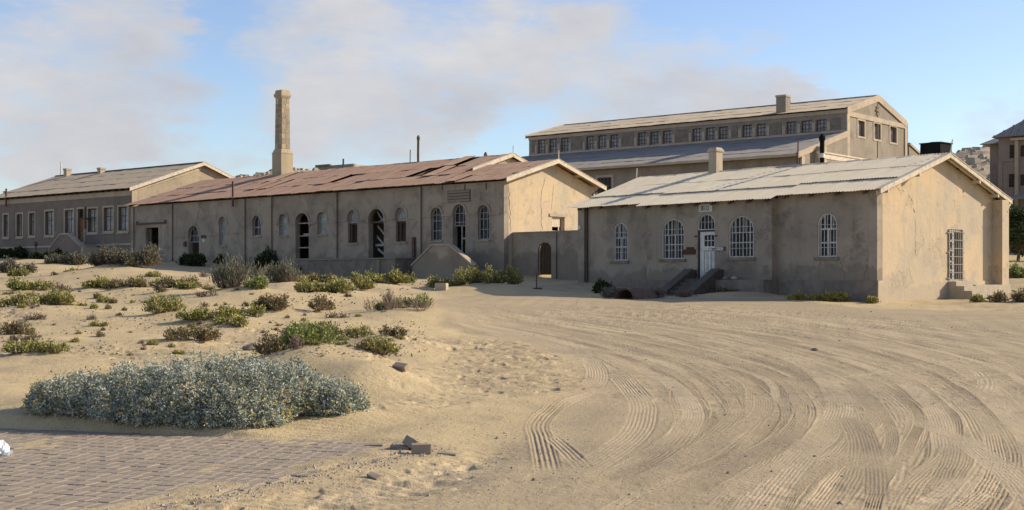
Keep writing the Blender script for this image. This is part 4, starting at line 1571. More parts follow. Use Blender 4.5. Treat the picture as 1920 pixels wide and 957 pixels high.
# ================================================================== gate wall between the two front buildings
gx0 = .02
gw_y0 = fm.gy(961)
gf = Frame(1088, 69.3, -1789, 1.5)
root = gf.thing('gate_wall', 'low plastered wall with an arched gateway joining the workshop gable to the office', 'wall')
xl = (fm.W(0.39, gw_y0) - gf.C).dot(gf.ex)
yl = (fm.W(0.39, gw_y0) - gf.C).dot(gf.ey)
xl = gf.fx(961.5)
arch = gf.opening(1008.5, 1034.5, 454.5, 530, rise=.5)
zt0 = gf.fz(1000, 437)
wall(gf, [[(xl, .6), (5.5, .6), (5.5, zt0), (xl, zt0)], outline(arch)], FM(0), .3, M_mid)
xp = gf.fx(1040)
gf.build(MB().box(xp - .16, xp + .16, -.10, -.002, .6, zt0 - .01), 'pilaster', M_mid)
gf.build(MB().box(xl, 5.5, -.03, .33, zt0 + .003, zt0 + .07), 'wall_coping', M_mid)
mb = MB()
mb.slab([outline(arch, .02, bottom=.42)], FM(0), .14, .18)
leaf_ = gf.build(mb, 'gate_leaf', M_gate)
for k in range(5):
    a_ = arch['a0'] + (arch['a1'] - arch['a0']) * (k + .5) / 5
    gf.build(MB().box(a_ - .05, a_ + .05, .115, .137, arch['z0'] + .45, top_at(arch, a_, .1)), 'gate_board', M_gate, leaf_)
# ================================================================== the office in front on the right
of = Frame(1645, 49.6, -1263, .75)
of.thing('office_building', 'low cream plastered office with white barred arched windows and a pale corrugated roof', 'building')
oo = of.opening
WO = of.gy(1872)                    # depth of the gable
XO = of.fx(1088)
RYo, RZo = WO / 2, 6.68
ZEo = 5.03
slo = (RZo - ZEo) / (RYo + .36)
zat = lambda y: ZEo + slo * (y + .36)
PC = -.4                            # the middle part of the front stands forward
xc0, xc1 = of.fx(1213, PC), of.fx(1447, PC)
w1 = oo(1149.5, 1176, 417.8, 489.2, 0, .5)
w2 = oo(1241, 1282.7, 410.7, 486, PC, .42)
w3 = oo(1366, 1412.8, 405, 483, PC, .42)
dr = oo(1307.7, 1340.5, 401.5, 522, PC, .42)
w4 = oo(1533, 1568.6, 399.8, 482.4, 0, .5)
F0, FC, GO = FM(0), FM(PC), GM(0)
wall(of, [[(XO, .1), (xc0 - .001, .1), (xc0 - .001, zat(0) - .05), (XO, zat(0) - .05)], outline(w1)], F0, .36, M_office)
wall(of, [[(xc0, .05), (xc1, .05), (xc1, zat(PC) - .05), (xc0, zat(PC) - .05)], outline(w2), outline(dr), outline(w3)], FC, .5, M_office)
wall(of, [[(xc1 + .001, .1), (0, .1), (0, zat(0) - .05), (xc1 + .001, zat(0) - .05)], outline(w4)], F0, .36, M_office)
gd = oo(1777.5, 1804.5, 430.5, 527, x=0)
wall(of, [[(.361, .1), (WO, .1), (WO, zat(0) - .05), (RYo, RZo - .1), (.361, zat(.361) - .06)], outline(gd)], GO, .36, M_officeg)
wall(of, [[(.361, .6), (WO, .6), (WO, zat(0) - .05), (RYo, RZo - .1), (.361, zat(.361) - .06)]], GM(XO + .36), .36, M_office)
of.build(MB().box(XO, 0, WO + .002, WO + .3, .6, zat(0) - .06), 'rear_wall', M_office)
of.build(MB().box(XO + .4, -.4, .4, WO - .1, 1.2, 1.6), 'floor', M_dark)
# plinths, a hand proud of the walls
zp = of.fz(1560, 526)
of.build(MB().box(xc1 + .003, .052, -.05, -.002, -.2, zp).box(xc0 - .02, xc1 + .03, PC - .05, PC - .002, -.2, of.fz(1300, 525.6, PC)), 'plinth', M_dark)
of.build(MB().box(.002, .05, -.0, WO - .05, -.2, of.gz(1700, 526.5)), 'plinth', M_officeg)
# shallow pilaster at the gable's far corner and at the left corner
of.build(MB().box(.002, .46, WO - .55, WO + .02, .2, zat(0) - .1), 'pilaster', M_officeg)
of.build(MB().box(XO - .02, XO + .38, -.14, -.002, .4, zat(0) - .1), 'pilaster', M_office)
of.build(MB().box(-.36, .02, -.045, -.002, zp + .003, zat(0) - .06), 'pilaster', M_office)
of.build(MB().box(XO + .05, XO + .2, -.20, -.143, of.fz(1091, 430), of.fz(1091, 424)), 'wall_plate', M_signwhite)
of.build(MB().tube([(XO + .5, -.08, .8), (XO + .5, -.08, zat(0) - .1)], .05, 6), 'downpipe', M_iron)
# roof
rf = MB()
purlins(rf, XO - .45, .38, -.3, zat(-.3), RYo, RZo, 5)
purlins(rf, XO - .45, .38, WO + .36, ZEo, RYo, RZo, 5)
rafters(rf, XO + .2, xc0 - .3, 4, -.34, zat(-.34), RYo, RZo)
rafters(rf, xc0 + .2, xc1 - .1, 8, PC - .34, zat(PC - .34), RYo, RZo)
rafters(rf, xc1 + .5, -.4, 4, -.34, zat(-.34), RYo, RZo)
rf.box(XO - .45, .38, RYo - .06, RYo + .06, RZo - .18, RZo - .02)
roof_o = of.build(rf, 'roof', M_darkwood)
roof_slope(of, roof_o, XO - .55, xc0 - .35, -.40, zat(-.40), RYo, RZo, 3, .8, M_cream, (), .3, 21, waves=6, lap=.045, slip={(0, 1): (.02, -.12, .02, .01)})
roof_slope(of, roof_o, xc0 - .34, xc1 + .2, PC - .36, zat(PC - .36), RYo, RZo, 3, .8, M_cream, (), .3, 22, waves=6, lap=.045)
roof_slope(of, roof_o, xc1 + .21, .38, -.36, zat(-.36), RYo, RZo, 3, .8, M_cream, (), .3, 23, waves=6, lap=.045)
mb = MB()
mb.hexa([(XO - .5, RYo, RZo + .01), (.38, RYo, RZo + .01), (.38, WO + .4, ZEo), (XO - .5, WO + .4, ZEo)], [(XO - .5, RYo, RZo + .03), (.38, RYo, RZo + .03), (.38, WO + .4, ZEo + .02), (XO - .5, WO + .4, ZEo + .02)])
of.build(mb, 'rear_roof_slope', M_cream, roof_o)
mb = MB()
nseg = 14
for k in range(nseg):
    a0, a1 = XO - .55 + (.95 - XO) * k / nseg, XO - .55 + (.95 - XO) * (k + 1.03) / nseg
    dz = rr_.gauss(0, .012)
    mb.add([(a0, RYo - .2, RZo - .0 + dz), (a1, RYo - .2, RZo + .0 + dz), (a1, RYo, RZo + .09 + dz), (a0, RYo, RZo + .09 + dz), (a0, RYo + .2, RZo + dz), (a1, RYo + .2, RZo + dz)], [(0, 1, 2, 3), (3, 2, 5, 4)])
of.build(mb, 'ridge_cap', M_greysheet, roof_o)
for (x, ye, yr) in ((.42, -.42, RYo), (.42, WO + .42, RYo)):
    verge(of, x, ye, zat(-.42) if ye < 0 else ZEo - .02, yr, RZo, M_wood, w=.17, parent=roof_o)
    mb = MB()
    z0 = (zat(-.42) if ye < 0 else ZEo - .02)
    mb.hexa([(.22, ye, z0 - .16), (.27, ye, z0 - .16), (.27, yr, RZo - .16), (.22, yr, RZo - .16)], [(.22, ye, z0 + .0), (.27, ye, z0), (.27, yr, RZo), (.22, yr, RZo)])
    of.build(mb, 'verge_rafter', M_wood, roof_o)
mb = MB()
for y in (.15, 2.4, WO - 2.3, WO - .75, WO + .25):
    zz = zat(y) if y < RYo else zat(WO - y)
    of.build(MB().box(-.1, .40, y - .05, y + .05, zz - .24, zz - .10), 'verge_bracket', M_wood, roof_o)
of.build(MB().hexa([(.36, RYo - .04, RZo + .05), (.40, RYo - .04, RZo + .05), (.40, RYo + .04, RZo + .05), (.36, RYo + .04, RZo + .05)],
                   [(.44, RYo + .04, RZo + .62), (.47, RYo + .04, RZo + .62), (.47, RYo + .07, RZo + .62), (.44, RYo + .07, RZo + .62)]), 'finial', M_greysheet, roof_o)
# lean bracing in the far corner of the verge
mb = MB().tube([(.38, WO + .3, zat(0) - .12), (.06, WO - .15, zat(0) - .75)], .035, 5).tube([(.38, WO + .28, zat(0) - .15), (.46, WO - .1, zat(0) - .6)], .03, 5)
of.build(mb, 'verge_strut', M_wood, roof_o)
# windows
window(of, w1, F0, M_white, M_glass, (.5,), (.36, .60), .10, .05, .045, bars=5, upper_mull=(.33, .66))
window(of, w2, FC, M_white, M_glass, (.26, .55, .82), (.36, .60), .10, .045, .035, bars=6, upper_mull=(.2, .4, .6, .8))
window(of, w3, FC, M_white, M_glass, (.24, .52, .80), (.36, .60), .10, .045, .035, bars=6, upper_mull=(.2, .4, .6, .8))
window(of, w4, F0, M_white, M_glass, (.5,), (.33, .64), .10, .06, .06, bars=5, upper_mull=(.33, .66))
for o, M in ((w1, F0), (w2, FC), (w3, FC), (w4, F0)):
    sill(of, o, M, M_dark, .12, .12, .07)
# front door with its fanlight
zd = of.fz(1322, 431.8, PC)
up = dict(dr, z0=zd)
window(of, up, FC, M_white, M_glass, (), (), .10, .045, .03, name='fanlight', bars=4, hbars=1)
fr_ = MB()
for a in (dr['a0'] + .005, dr['a1'] - .055):
    bx(fr_, FC, a, a + .05, dr['z0'], zd - .06, .06, .2)
bx(fr_, FC, dr['a0'] + .005, dr['a1'] - .005, zd - .06, zd - .003, .06, .2)
for z in (zd - .25, dr['z0'] + .15):
    bx(fr_, FC, dr['a0'] - .14, dr['a0'] - .003, z - .03, z + .03, -.03, .0)
bx(fr_, FC, dr['a1'] + .003, dr['a1'] + .12, zd - .28, zd - .23, -.03, .0)
of.build(fr_, 'door_frame', M_blackink)
a0, a1, z0, z1 = dr['a0'] + .06, dr['a1'] - .06, dr['z0'] + .03, zd - .065
w_, h_ = a1 - a0, z1 - z0
light = dict(a0=a0 + .28 * w_, a1=a1 - .06 * w_, z0=z0 + .68 * h_, z1=z0 + .93 * h_, r=.05)
pan = [dict(a0=a0 + (.26 + .24 * k) * w_, a1=a0 + (.26 + .24 * k + .19) * w_, z0=z0 + .10 * h_, z1=z0 + .59 * h_, r=0) for k in range(3)]
mb = MB()
mb.slab([[(a0, z0), (a1, z0), (a1, z1), (a0, z1)], outline(light)] + [outline(p) for p in pan], FC, .10, .135)
for p in pan:
    bx(mb, FC, p['a0'] + .025, p['a1'] - .025, p['z0'] + .025, p['z1'] - .025, .112, .13)
for k in (1, 2):
    a = light['a0'] + (light['a1'] - light['a0']) * k / 3
    bx(mb, FC, a - .014, a + .014, light['z0'], light['z1'] - .01, .104, .13)
zz = .5 * (light['z0'] + light['z1'])
bx(mb, FC, light['a0'], light['a1'], zz - .014, zz + .014, .106, .128)
bx(mb, FC, a0 + .24 * w_, a1 - .02, light['z0'] - .09, light['z0'] - .03, .07, .10)
door = of.build(mb, 'door', M_white)
pm = MB()
pm.slab([outline(light)], FC, .136, .142)
of.build(pm, 'pane', M_glass, door)
of.build(MB().box(a1 - .16, a1 + .05, PC + .05, PC + .097, z0 + .61 * h_, z0 + .635 * h_), 'handle', M_iron, door)
for p in pan:
    bx(pm := MB(), FC, p['a0'], p['a1'], p['z0'], p['z1'], .131, .1345)
    of.build(pm, 'door_panel', M_darkwood, door)
# signs on the office: flat boards with raised letters
z0, z1 = of.fz(1323, 397.7, PC), of.fz(1323, 385)
x0, x1 = of.fx(1311.3, PC), of.fx(1336.3, PC)
sg = tag(of.build(MB().box(x0, x1, PC - .04, PC - .003, z0, z1), 'door_sign', M_signwhite, of.root), None)
letters('OFFICE', (z1 - z0) * .60, M_blackink, 'lettering', sg, FC, x0 + .17 * (x1 - x0), z0 + .2 * (z1 - z0), -.042, of, .66 * (x1 - x0))
z0, z1 = of.fz(1350, 470.5, PC), of.fz(1350, 463, PC)
x0, x1 = of.fx(1342.3, PC), of.fx(1360.5, PC)
sg = of.build(MB().box(x0, x1, PC - .05, PC - .003, z0, z1), 'door_sign', M_iron, of.root)
x1 = x0 + .83 * (x1 - x0)
sg2 = of.build(MB().box(x0 + .01, x1, PC - .056, PC - .052, z0 + .015, z1 - .015), 'sign_face', M_signwhite, sg)
letters('OFFICE', (z1 - z0) * .5, M_blue, 'lettering', sg, FC, x0 + .05 * (x1 - x0), z0 + .25 * (z1 - z0), -.058, of, .92 * (x1 - x0))
z0, z1 = of.fz(1294, 477.5, PC), of.fz(1294, 468, PC)
of.build(MB().box(of.fx(1283, PC), of.fx(1304.5, PC), PC - .05, PC - .003, z0, z1), 'notice_board', M_redsign)
of.build(MB().box(of.fx(1288, PC), of.fx(1301, PC), PC - .05, PC - .003, z1 + .004, z1 + .10), 'notice_board', M_redsign)
# flat dark plate painting the shade of a wall hollow, ledge stones
o = oo(1431, 1441, 497, 515, PC, .5)
mb = MB()
mb.slab([outline(o)], FC, -.006, .0)
of.build(mb, 'niche_shade', M_dark)
# front steps between sloping brick flank walls
yf = PC - 1.9
zl = dr['z0']
xs0, xs1 = of.fx(1306, PC), of.fx(1342, PC)
stp = of.build(MB().box(xs0, xs1, PC - .8, PC - .003, 0, zl - .02), 'front_steps', M_steps)
for k in range(4):
    zz = zl - .17 * (k + 1)
    of.build(MB().box(xs0, xs1, PC - .8 - .3 * (k + 1), PC - .8 - .3 * k - .003, 0, zz), 'stair_step', M_steps, stp)
zt_ = of.fz(1358, 506, PC)
for (a, c) in ((xs0 - .42, xs0 - .003), (xs1 + .003, xs1 + .42)):
    mb = MB()
    poly = [(PC - .003, .1), (PC - .003, zt_), (PC - .25, zt_), (yf, .75 + .42), (yf, .1)]
    mb.slab([poly], lambda a_, b_, d: (d, a_, b_), a, c)
    fl = of.build(mb, 'flank_wall', M_brickred, stp)
    mb = MB()
    mb.hexa([(a - .03, PC - .25, zt_ + .003), (c + .0, PC - .25, zt_ + .003), (c + .0, yf - .02, 1.175), (a - .03, yf - .02, 1.175)],
            [(a - .03, PC - .25, zt_ + .05), (c + .0, PC - .25, zt_ + .05), (c + .0, yf - .02, 1.22), (a - .03, yf - .02, 1.22)])
    of.build(mb, 'coping', M_steps, fl)
# gable door behind its grille
mb = MB()
mb.slab([outline(gd), outline(gd, .07)], GO, .05, .12)
door = of.build(mb, 'door_frame', M_white)
w_, h_ = gd['a1'] - gd['a0'], gd['z1'] - gd['z0']
lf = MB()
lights = []
for k, (t0, t1) in enumerate(((.04, .19), (.22, .36), (.40, .58), (.61, .76), (.79, .93))):
    for c in range(2):
        lights.append(dict(a0=gd['a0'] + .10 + c * .22 * w_, a1=gd['a0'] + .10 + (c * .22 + .17) * w_, z0=gd['z0'] + t0 * h_, z1=gd['z0'] + t1 * h_, r=0))
lf.slab([[(gd['a0'] + .07, gd['z0'] + .07), (gd['a0'] + .55 * w_, gd['z0'] + .07), (gd['a0'] + .55 * w_, gd['z1'] - .08), (gd['a0'] + .07, gd['z1'] - .08)]] + [outline(l) for l in lights if l['z0'] > gd['z0'] + .08 and l['a1'] < gd['a0'] + .53 * w_], GO, .10, .14)
of.build(lf, 'door_leaf', M_white, door)
pm = MB()
pm.slab([outline(gd, .05)], GO, .16, .17)
of.build(pm, 'pane', M_glass, door)
gm_ = MB()
for k in range(7):
    a = gd['a0'] + w_ * (k + .5) / 7
    bx(gm_, GO, a - .013, a + .013, gd['z0'] + .02, gd['z1'] - .02, -.045, -.02)
for t in (.02, .16, .32, .47, .63, .79, .95):
    z = gd['z0'] + t * h_
    bx(gm_, GO, gd['a0'] + .01, gd['a1'] - .01, z - .014, z + .014, -.06, -.047)
for a in (gd['a0'] + .002, gd['a1'] - .045):
    bx(gm_, GO, a, a + .043, gd['z0'] + .01, gd['z1'] - .01, -.05, -.006)
for t in (.05, .55, .93):
    z = gd['z0'] + t * h_
    bx(gm_, GO, gd['a0'] - .12, gd['a0'] - .002, z - .02, z + .02, -.05, -.01)
    bx(gm_, GO, gd['a1'] + .002, gd['a1'] + .10, z - .02, z + .02, -.05, -.01)
of.build(gm_, 'security_grille', M_greysheet)
# gable steps running out from the door
y0, y1 = gd['a0'] - .1, gd['a1'] + .15
zt_ = gd['z0'] - .02
gs = of.build(MB().box(.052, .42, y0, y1, 0, zt_), 'gable_steps', M_conc)
for k in range(3):
    of.build(MB().box(.423 + .34 * k, .42 + .34 * (k + 1), y0 + .01 * (k + 1), y1, 0, zt_ - .19 * (k + 1)), 'stair_step', M_conc, gs)
of.build(MB().box(.052, .5, y1 + .003, WO + .1, 0, of.gz(1850, 534)), 'plinth_ledge', M_conc)
# cracks and old run-off marks
for pts, w in (([(1682, 349), (1684, 356), (1698, 359)], .045), ([(1703, 365), (1709, 374), (1712, 378)], .035), ([(1713, 390), (1715, 400)], .07), ([(1715, 405), (1717, 440), (1716, 480)], .02), ([(1688, 525), (1690, 534)], .02)):
    crack(of, gpt(of, pts), GO, w)
for pts, w, y in (([(1540, 487), (1536, 505), (1534, 526)], .05, 0), ([(1571, 487), (1581, 500), (1584, 526)], .06, 0), ([(1630, 470), (1627, 500), (1615, 524)], .05, 0), ([(1465, 418), (1500, 415), (1530, 414)], .04, 0),
                  ([(1460, 470), (1500, 471), (1532, 474)], .03, 0), ([(1580, 464), (1610, 463), (1640, 464)], .025, 0), ([(1284, 488), (1287, 500), (1289, 506)], .03, PC), ([(1365, 490), (1369, 505), (1373, 518)], .03, PC), ([(1425, 395), (1418, 412), (1412, 425)], .025, PC),
                  ([(1236, 497), (1244, 505), (1248, 520)], .03, PC), ([(1123, 502), (1123, 527)], .03, 0), ([(1163, 390), (1163, 418)], .03, 0)):
    crack(of, [(of.fx(u, y), of.fz(u, v, y)) for u, v in pts], FM(y), w, M_dark)
# chimney on the ridge
xch = of.fx(1343, RYo)
zt_ = of.fz(1343, 279, RYo)
chf = empty('square_chimney', (*of.W(xch, RYo - .05), RZo - .3), of.rz)
tag(chf, 'short square plastered chimney on the ridge of the pale office roof', 'chimney')
hh_ = .23
MB().box(-hh_, hh_, -hh_, hh_, -.3, zt_ - RZo + .14).build('chimney_shaft', M_trim, chf)
MB().box(-hh_ - .05, hh_ + .05, -hh_ - .05, hh_ + .05, zt_ - RZo + .143, zt_ - RZo + .24).hexa([(-hh_ - .02, -hh_ - .02, zt_ - RZo + .243), (hh_ + .02, -hh_ - .02, zt_ - RZo + .243), (hh_ + .02, hh_ + .02, zt_ - RZo + .243), (-hh_ - .02, hh_ + .02, zt_ - RZo + .243)],
    [(-.2, -.2, zt_ - RZo + .33), (.2, -.2, zt_ - RZo + .33), (.2, .2, zt_ - RZo + .33), (-.2, .2, zt_ - RZo + .33)]).build('chimney_cap', M_trim, chf)
MB().hexa([(-hh_ - .12, -hh_ - .10, .02), (hh_ + .1, -hh_ - .10, .02), (hh_ + .1, -hh_, .16), (-hh_ - .12, -hh_, .16)], [(-hh_ - .12, -hh_ - .10, .06), (hh_ + .1, -hh_ - .10, .06), (hh_ + .1, -hh_, .2), (-hh_ - .12, -hh_, .2)]).build('flashing', M_white, chf)
# stove flue behind the ridge
xf, yfl = of.fx(1541.5, RYo + .7), RYo + .7
zb = RZo - .7 * slo
ztop = of.fz(1541, 251, yfl)
fl = empty('stove_flue', (*of.W(xf, yfl), zb - .1), of.rz)
tag(fl, 'black stove flue with a white band and a conical cowl behind the office ridge', 'flue')
hz = ztop - zb + .1
zw0, zw1 = of.fz(1541, 296, yfl) - zb + .1, of.fz(1541, 288, yfl) - zb + .1
MB().lathe((0, 0, 0), [(.10, 0), (.10, zw0)], 12).lathe((0, 0, 0), [(.10, zw1), (.105, hz - .3)], 12).build('flue_pipe', M_black, fl)
MB().lathe((0, 0, 0), [(.108, zw0), (.108, zw1)], 12).build('white_band', M_signwhite, fl)
MB().lathe((0, 0, 0), [(.13, hz - .31), (.14, hz - .24), (.15, hz - .14), (.06, hz - .05), (.045, hz - .04), (.045, hz)], 12).build('cowl', M_black, fl)
# black tank behind the ridge on its own stand
tx, ty = of.fx(1755, RYo + 2.9), RYo + 2.9
tw = of.W(tx, ty)
gz0 = ground_z(tw.x, tw.y)
tz1 = of.fz(1755, 271, ty)
tz0 = of.fz(1755, 298, ty)
tk = empty('water_tank', (tw.x, tw.y, gz0), of.rz)
tag(tk, 'black square water tank rising behind the office ridge near the gable', 'tank')
r_ = .5 * 55 / F * tw.y / 1.30
mb = MB()
n = 14
mb.hexa([(-r_, -r_, tz0 - gz0), (r_, -r_, tz0 - gz0), (r_, r_, tz0 - gz0), (-r_, r_, tz0 - gz0)], [(-r_ * .97, -r_ * .97, tz1 - gz0), (r_ * .97, -r_ * .97, tz1 - gz0), (r_ * .97, r_ * .97, tz1 - gz0), (-r_ * .97, r_ * .97, tz1 - gz0)])
mb.build('tank_body', M_black, tk)
MB().box(-r_ - .03, r_ + .03, -r_ - .03, r_ + .03, tz1 - gz0 + .003, tz1 - gz0 + .045).lathe((0, 0, tz1 - gz0 + .045), [(.3, .003), (.3, .04), (.05, .06)], 12).build('tank_lid', M_black, tk)
for sx in (-1, 1):
    for sy in (-1, 1):
        MB().box(sx * r_ * .9 - .05, sx * r_ * .9 + .05, sy * r_ * .9 - .05, sy * r_ * .9 + .05, -.3, tz0 - gz0 - .003).build('leg', M_iron, tk)

# ================================================================== the big hall behind
hf = Frame(1587, 100, -2050, 2.6)
hf.thing('assembly_hall', 'tallest hall in the background with a row of clerestory windows and a plain gable', 'building')
XH = hf.fx(992)
WH = hf.gy(1699)
ZH = hf.fz(1587, 203.5)                       # eave
RYh, RZh = WH / 2, hf.gz(1643, 181)
RZh = EYE + (HZ - 181) / F * hf.W(0, RYh).y
ZJ = hf.fz(1585, 249)                          # where the lower roof meets the wall
q_ = 8.3
ZL = 1.6 + (HZ - 289) / F * hf.W(0, -q_).y
H0, HG = FM(0), GM(0)
hw, blind = [], []
for u in (1016, 1037.6, 1059.5, 1107, 1129.5, 1152, 1204, 1227.5, 1251, 1307, 1332, 1356.5, 1401, 1428, 1484, 1512, 1540):
    t = (u - 992) / 595
    hw_ = 7.4 + 2.2 * t
    vt = 264 - 43 * t
    hw.append(hf.opening(u - hw_, u + hw_, vt, vt + 26 + 4.0 * t))
for u, hw_ in ((1082, 10), (1177.5, 10.5), (1279, 11.5), (1378.5, 5), (1455, 10.5), (1567.5, 9), (1000, 2.5)):
    t = (u - 992) / 595
    vt = 263 - 42.5 * t
    blind.append(hf.opening(u - hw_, u + hw_, vt, vt + 23 + 3 * t))
wall(hf, [[(XH, 2), (0, 2), (0, ZH - .05), (XH, ZH - .05)]] + [outline(o) for o in hw], H0, .4, M_hall)
for o in hw:
    window(hf, o, H0, M_darkwood, M_glassdim, (.33, .66), (.25, .48, .75), .14, .06, .05)
    mb = MB()
    for k in range(4):
        a = o['a0'] + (o['a1'] - o['a0']) * (k + .5) / 4
for o in blind:
    mb = MB()
    mb.slab([outline(o)], H0, -.03, .05)
    hf.build(mb, 'blind_panel', M_dark)
mb = MB()
xs = sorted([o['a0'] for o in hw] + [o['a1'] for o in hw])
allo = sorted(hw + blind, key=lambda o: o['a0'])
for a, c in zip(allo[:-1], allo[1:]):
    m_ = .5 * (a['a1'] + c['a0'])
    wd = min(.28, (c['a0'] - a['a1']) * .32)
    hf.build(MB().box(m_ - wd, m_ + wd, -.08, -.002, ZJ + .24, ZH - .9), 'pilaster', M_trim)
hf.build(MB().box(XH, 0, -.05, -.002, ZJ - .1, ZJ + .22).box(XH - .02, .0, -.07, -.002, ZH - .34, ZH - .06), 'string_course', M_trim)
hgw = [hf.opening(u - 6.0, u + 6.0, v0, v0 + 29, x=0) for u, v0 in ((1614.5, 227), (1644.5, 232.5), (1674.5, 238.5))]
wall(hf, [[(.401, 2), (WH, 2), (WH, ZH - .05), (RYh, RZh), (.401, ZH + (RZh - ZH) * .401 / RYh)]] + [outline(o) for o in hgw], HG, .4, M_hall)
for o in hgw:
    window(hf, o, HG, M_darkwood, M_glassdim, (.33, .66), (.48,), .2, .06, .05)
    surround(hf, o, HG, M_trim, .16, .04)
wall(hf, [[(.401, 2), (WH, 2), (WH, ZH - .05), (RYh, RZh), (.401, ZH + (RZh - ZH) * .401 / RYh)]], GM(XH + .4), .4, M_hall)
hf.build(MB().box(XH, 0, WH + .002, WH + .4, 2, ZH - .06), 'rear_wall', M_hall)
# gable trim: corner strips, tie band, raking bands
tr = MB()
tr.box(.002, .09, -.02, .42, 2, ZH).box(.002, .09, WH - .42, WH + .02, 2, ZH)
tr.box(.002, .075, .43, WH - .43, ZH - .55, ZH - .18)
for ya, yb in ((0, RYh), (WH, RYh)):
    tr.hexa([(.002, ya, ZH - .42), (.11, ya, ZH - .42), (.11, yb, RZh - .42), (.002, yb, RZh - .42)], [(.002, ya, ZH + .12), (.11, ya, ZH + .12), (.11, yb, RZh + .12), (.002, yb, RZh + .12)])
hf.build(tr, 'gable_trim', M_trim)
mb = MB()
for k in range(6):
    a = k * math.pi / 3
    c_ = (RYh + .32 * math.cos(a), ZH + .42 + .32 * math.sin(a))
    mb.box(.08, .12, c_[0] - .1, c_[0] + .1, c_[1] - .1, c_[1] + .1)
mb.box(.08, .13, RYh - .14, RYh + .14, ZH + .28, ZH + .56)
hf.build(mb, 'rosette', M_hall)
hf.build(MB().box(.005, .05, RYh - .03, RYh + .03, 6, RZh - .5), 'downpipe', M_hall)
rh = MB()
purlins(rh, XH + .1, -.1, -.2, ZH, RYh, RZh, 5)
rh.box(XH, -.02, RYh - .1, RYh + .1, RZh - .25, RZh - .04)
roof_h = hf.build(rh, 'roof', M_darkwood)
roof_slope(hf, roof_h, XH - .15, -.0, -.32, ZH - .02, RYh, RZh, 3, 1.15, M_ochre, (), 1.0, 31, waves=10)
mb = MB()
mb.hexa([(XH, RYh, RZh), (-.0, RYh, RZh), (-.0, WH + .3, ZH), (XH, WH + .3, ZH)], [(XH, RYh, RZh + .04), (-.0, RYh, RZh + .04), (-.0, WH + .3, ZH + .04), (XH, WH + .3, ZH + .04)])
hf.build(mb, 'rear_roof_slope', M_ochre, roof_h)
hf.build(MB().box(XH - .1, 0, RYh - .18, RYh + .18, RZh + .02, RZh + .10), 'ridge_cap', M_greysheet, roof_h)
for ya, yb in ((-.3, RYh), (WH + .3, RYh)):
    mb = MB().hexa([(XH - .2, ya, ZH - .2), (XH - .12, ya, ZH - .2), (XH - .12, yb, RZh - .1), (XH - .2, yb, RZh - .1)], [(XH - .2, ya, ZH + .12), (XH - .12, ya, ZH + .12), (XH - .12, yb, RZh + .16), (XH - .2, yb, RZh + .16)])
    hf.build(mb, 'verge_board', M_trim, roof_h)
# lower roof in front and behind, with its wall
xl0 = XH - .6
wall(hf, [[(xl0, 2), (.0, 2), (.0, ZL - .05), (xl0, ZL - .05)]], FM(-q_ + .55), .4, M_hall, 'aisle_wall')
rl = MB()
purlins(rl, xl0, -.05, -q_, ZL, -.02, ZJ, 6)
rafters(rl, xl0 + .4, -.4, 20, -q_ + .05, ZL, -.1, ZJ, .2)
aisle = hf.build(rl, 'aisle_roof', M_darkwood)
roof_slope(hf, aisle, xl0 - .2, .1, -q_ - .02, ZL, -.04, ZJ, 5, 1.15, M_greysheet, (), 1.0, 33, waves=9)
hf.build(MB().box(xl0, .05, -q_ - .10, -q_ - .03, ZL - .16, ZL + .02), 'fascia', M_trim, aisle)
mb = MB().slab([[(-q_ + .55, 2), (0.0, 2), (0.0, ZJ - .15), (-q_ + .55, ZL + .1)]], GM(.1), 0, .4)
hf.build(mb, 'aisle_gable', M_hall)
tr = MB().hexa([(.102, -q_ - .1, ZL - .30), (.22, -q_ - .1, ZL - .30), (.22, -.03, ZJ - .30), (.102, -.03, ZJ - .30)], [(.102, -q_ - .1, ZL + .14), (.22, -q_ - .1, ZL + .14), (.22, -.03, ZJ + .16), (.102, -.03, ZJ + .16)])
tr.box(.102, .2, -q_ + .5, -q_ + .95, 2, ZL - .1).box(.102, .18, -q_ + .96, -.05, ZL - 1.75, ZL - 1.4)
hf.build(tr, 'gable_trim', M_trim)
yb_ = hf.gy(1529, .1)
hf.build(MB().box(.102, .75, yb_ - .1, yb_ + .55, 2, ZL + .75), 'buttress', M_trim)
mb = MB().slab([[(WH + .4, 2), (WH + 8, 2), (WH + 8, ZL), (WH + .4, ZJ - .1)]], GM(.1), 0, .4)
hf.build(mb, 'aisle_gable', M_hall)
mb = MB().hexa([(xl0, WH + .4, ZJ), (.2, WH + .4, ZJ), (.2, WH + 8.3, ZL), (xl0, WH + 8.3, ZL)], [(xl0, WH + .4, ZJ + .2), (.2, WH + .4, ZJ + .2), (.2, WH + 8.3, ZL + .2), (xl0, WH + 8.3, ZL + .2)])
hf.build(mb, 'rear_aisle_roof', M_trim)
# window of the aisle seen past the workshop gable
o = hf.opening(1121, 1147, 333, 372, y=-q_ + .55)
window(hf, o, FM(-q_ + .55), M_darkwood, M_glass, (.25, .5, .75), (.3, .6), -.06, .08, .06)
surround(hf, o, FM(-q_ + .55), M_trim, .2, .05)
# pergola beam running out from the aisle gable
mb = MB()
pb0, pb1 = (.55, hf.gy(1536, .55)), (5.0, 4.2)
mb.hexa([(.4, -3.8, 8.75), (.65, -3.8, 8.75), (.65, 8.5, 8.75), (.4, 8.5, 8.75)], [(.4, -3.8, 9.1), (.65, -3.8, 9.1), (.65, 8.5, 9.1), (.4, 8.5, 9.1)])
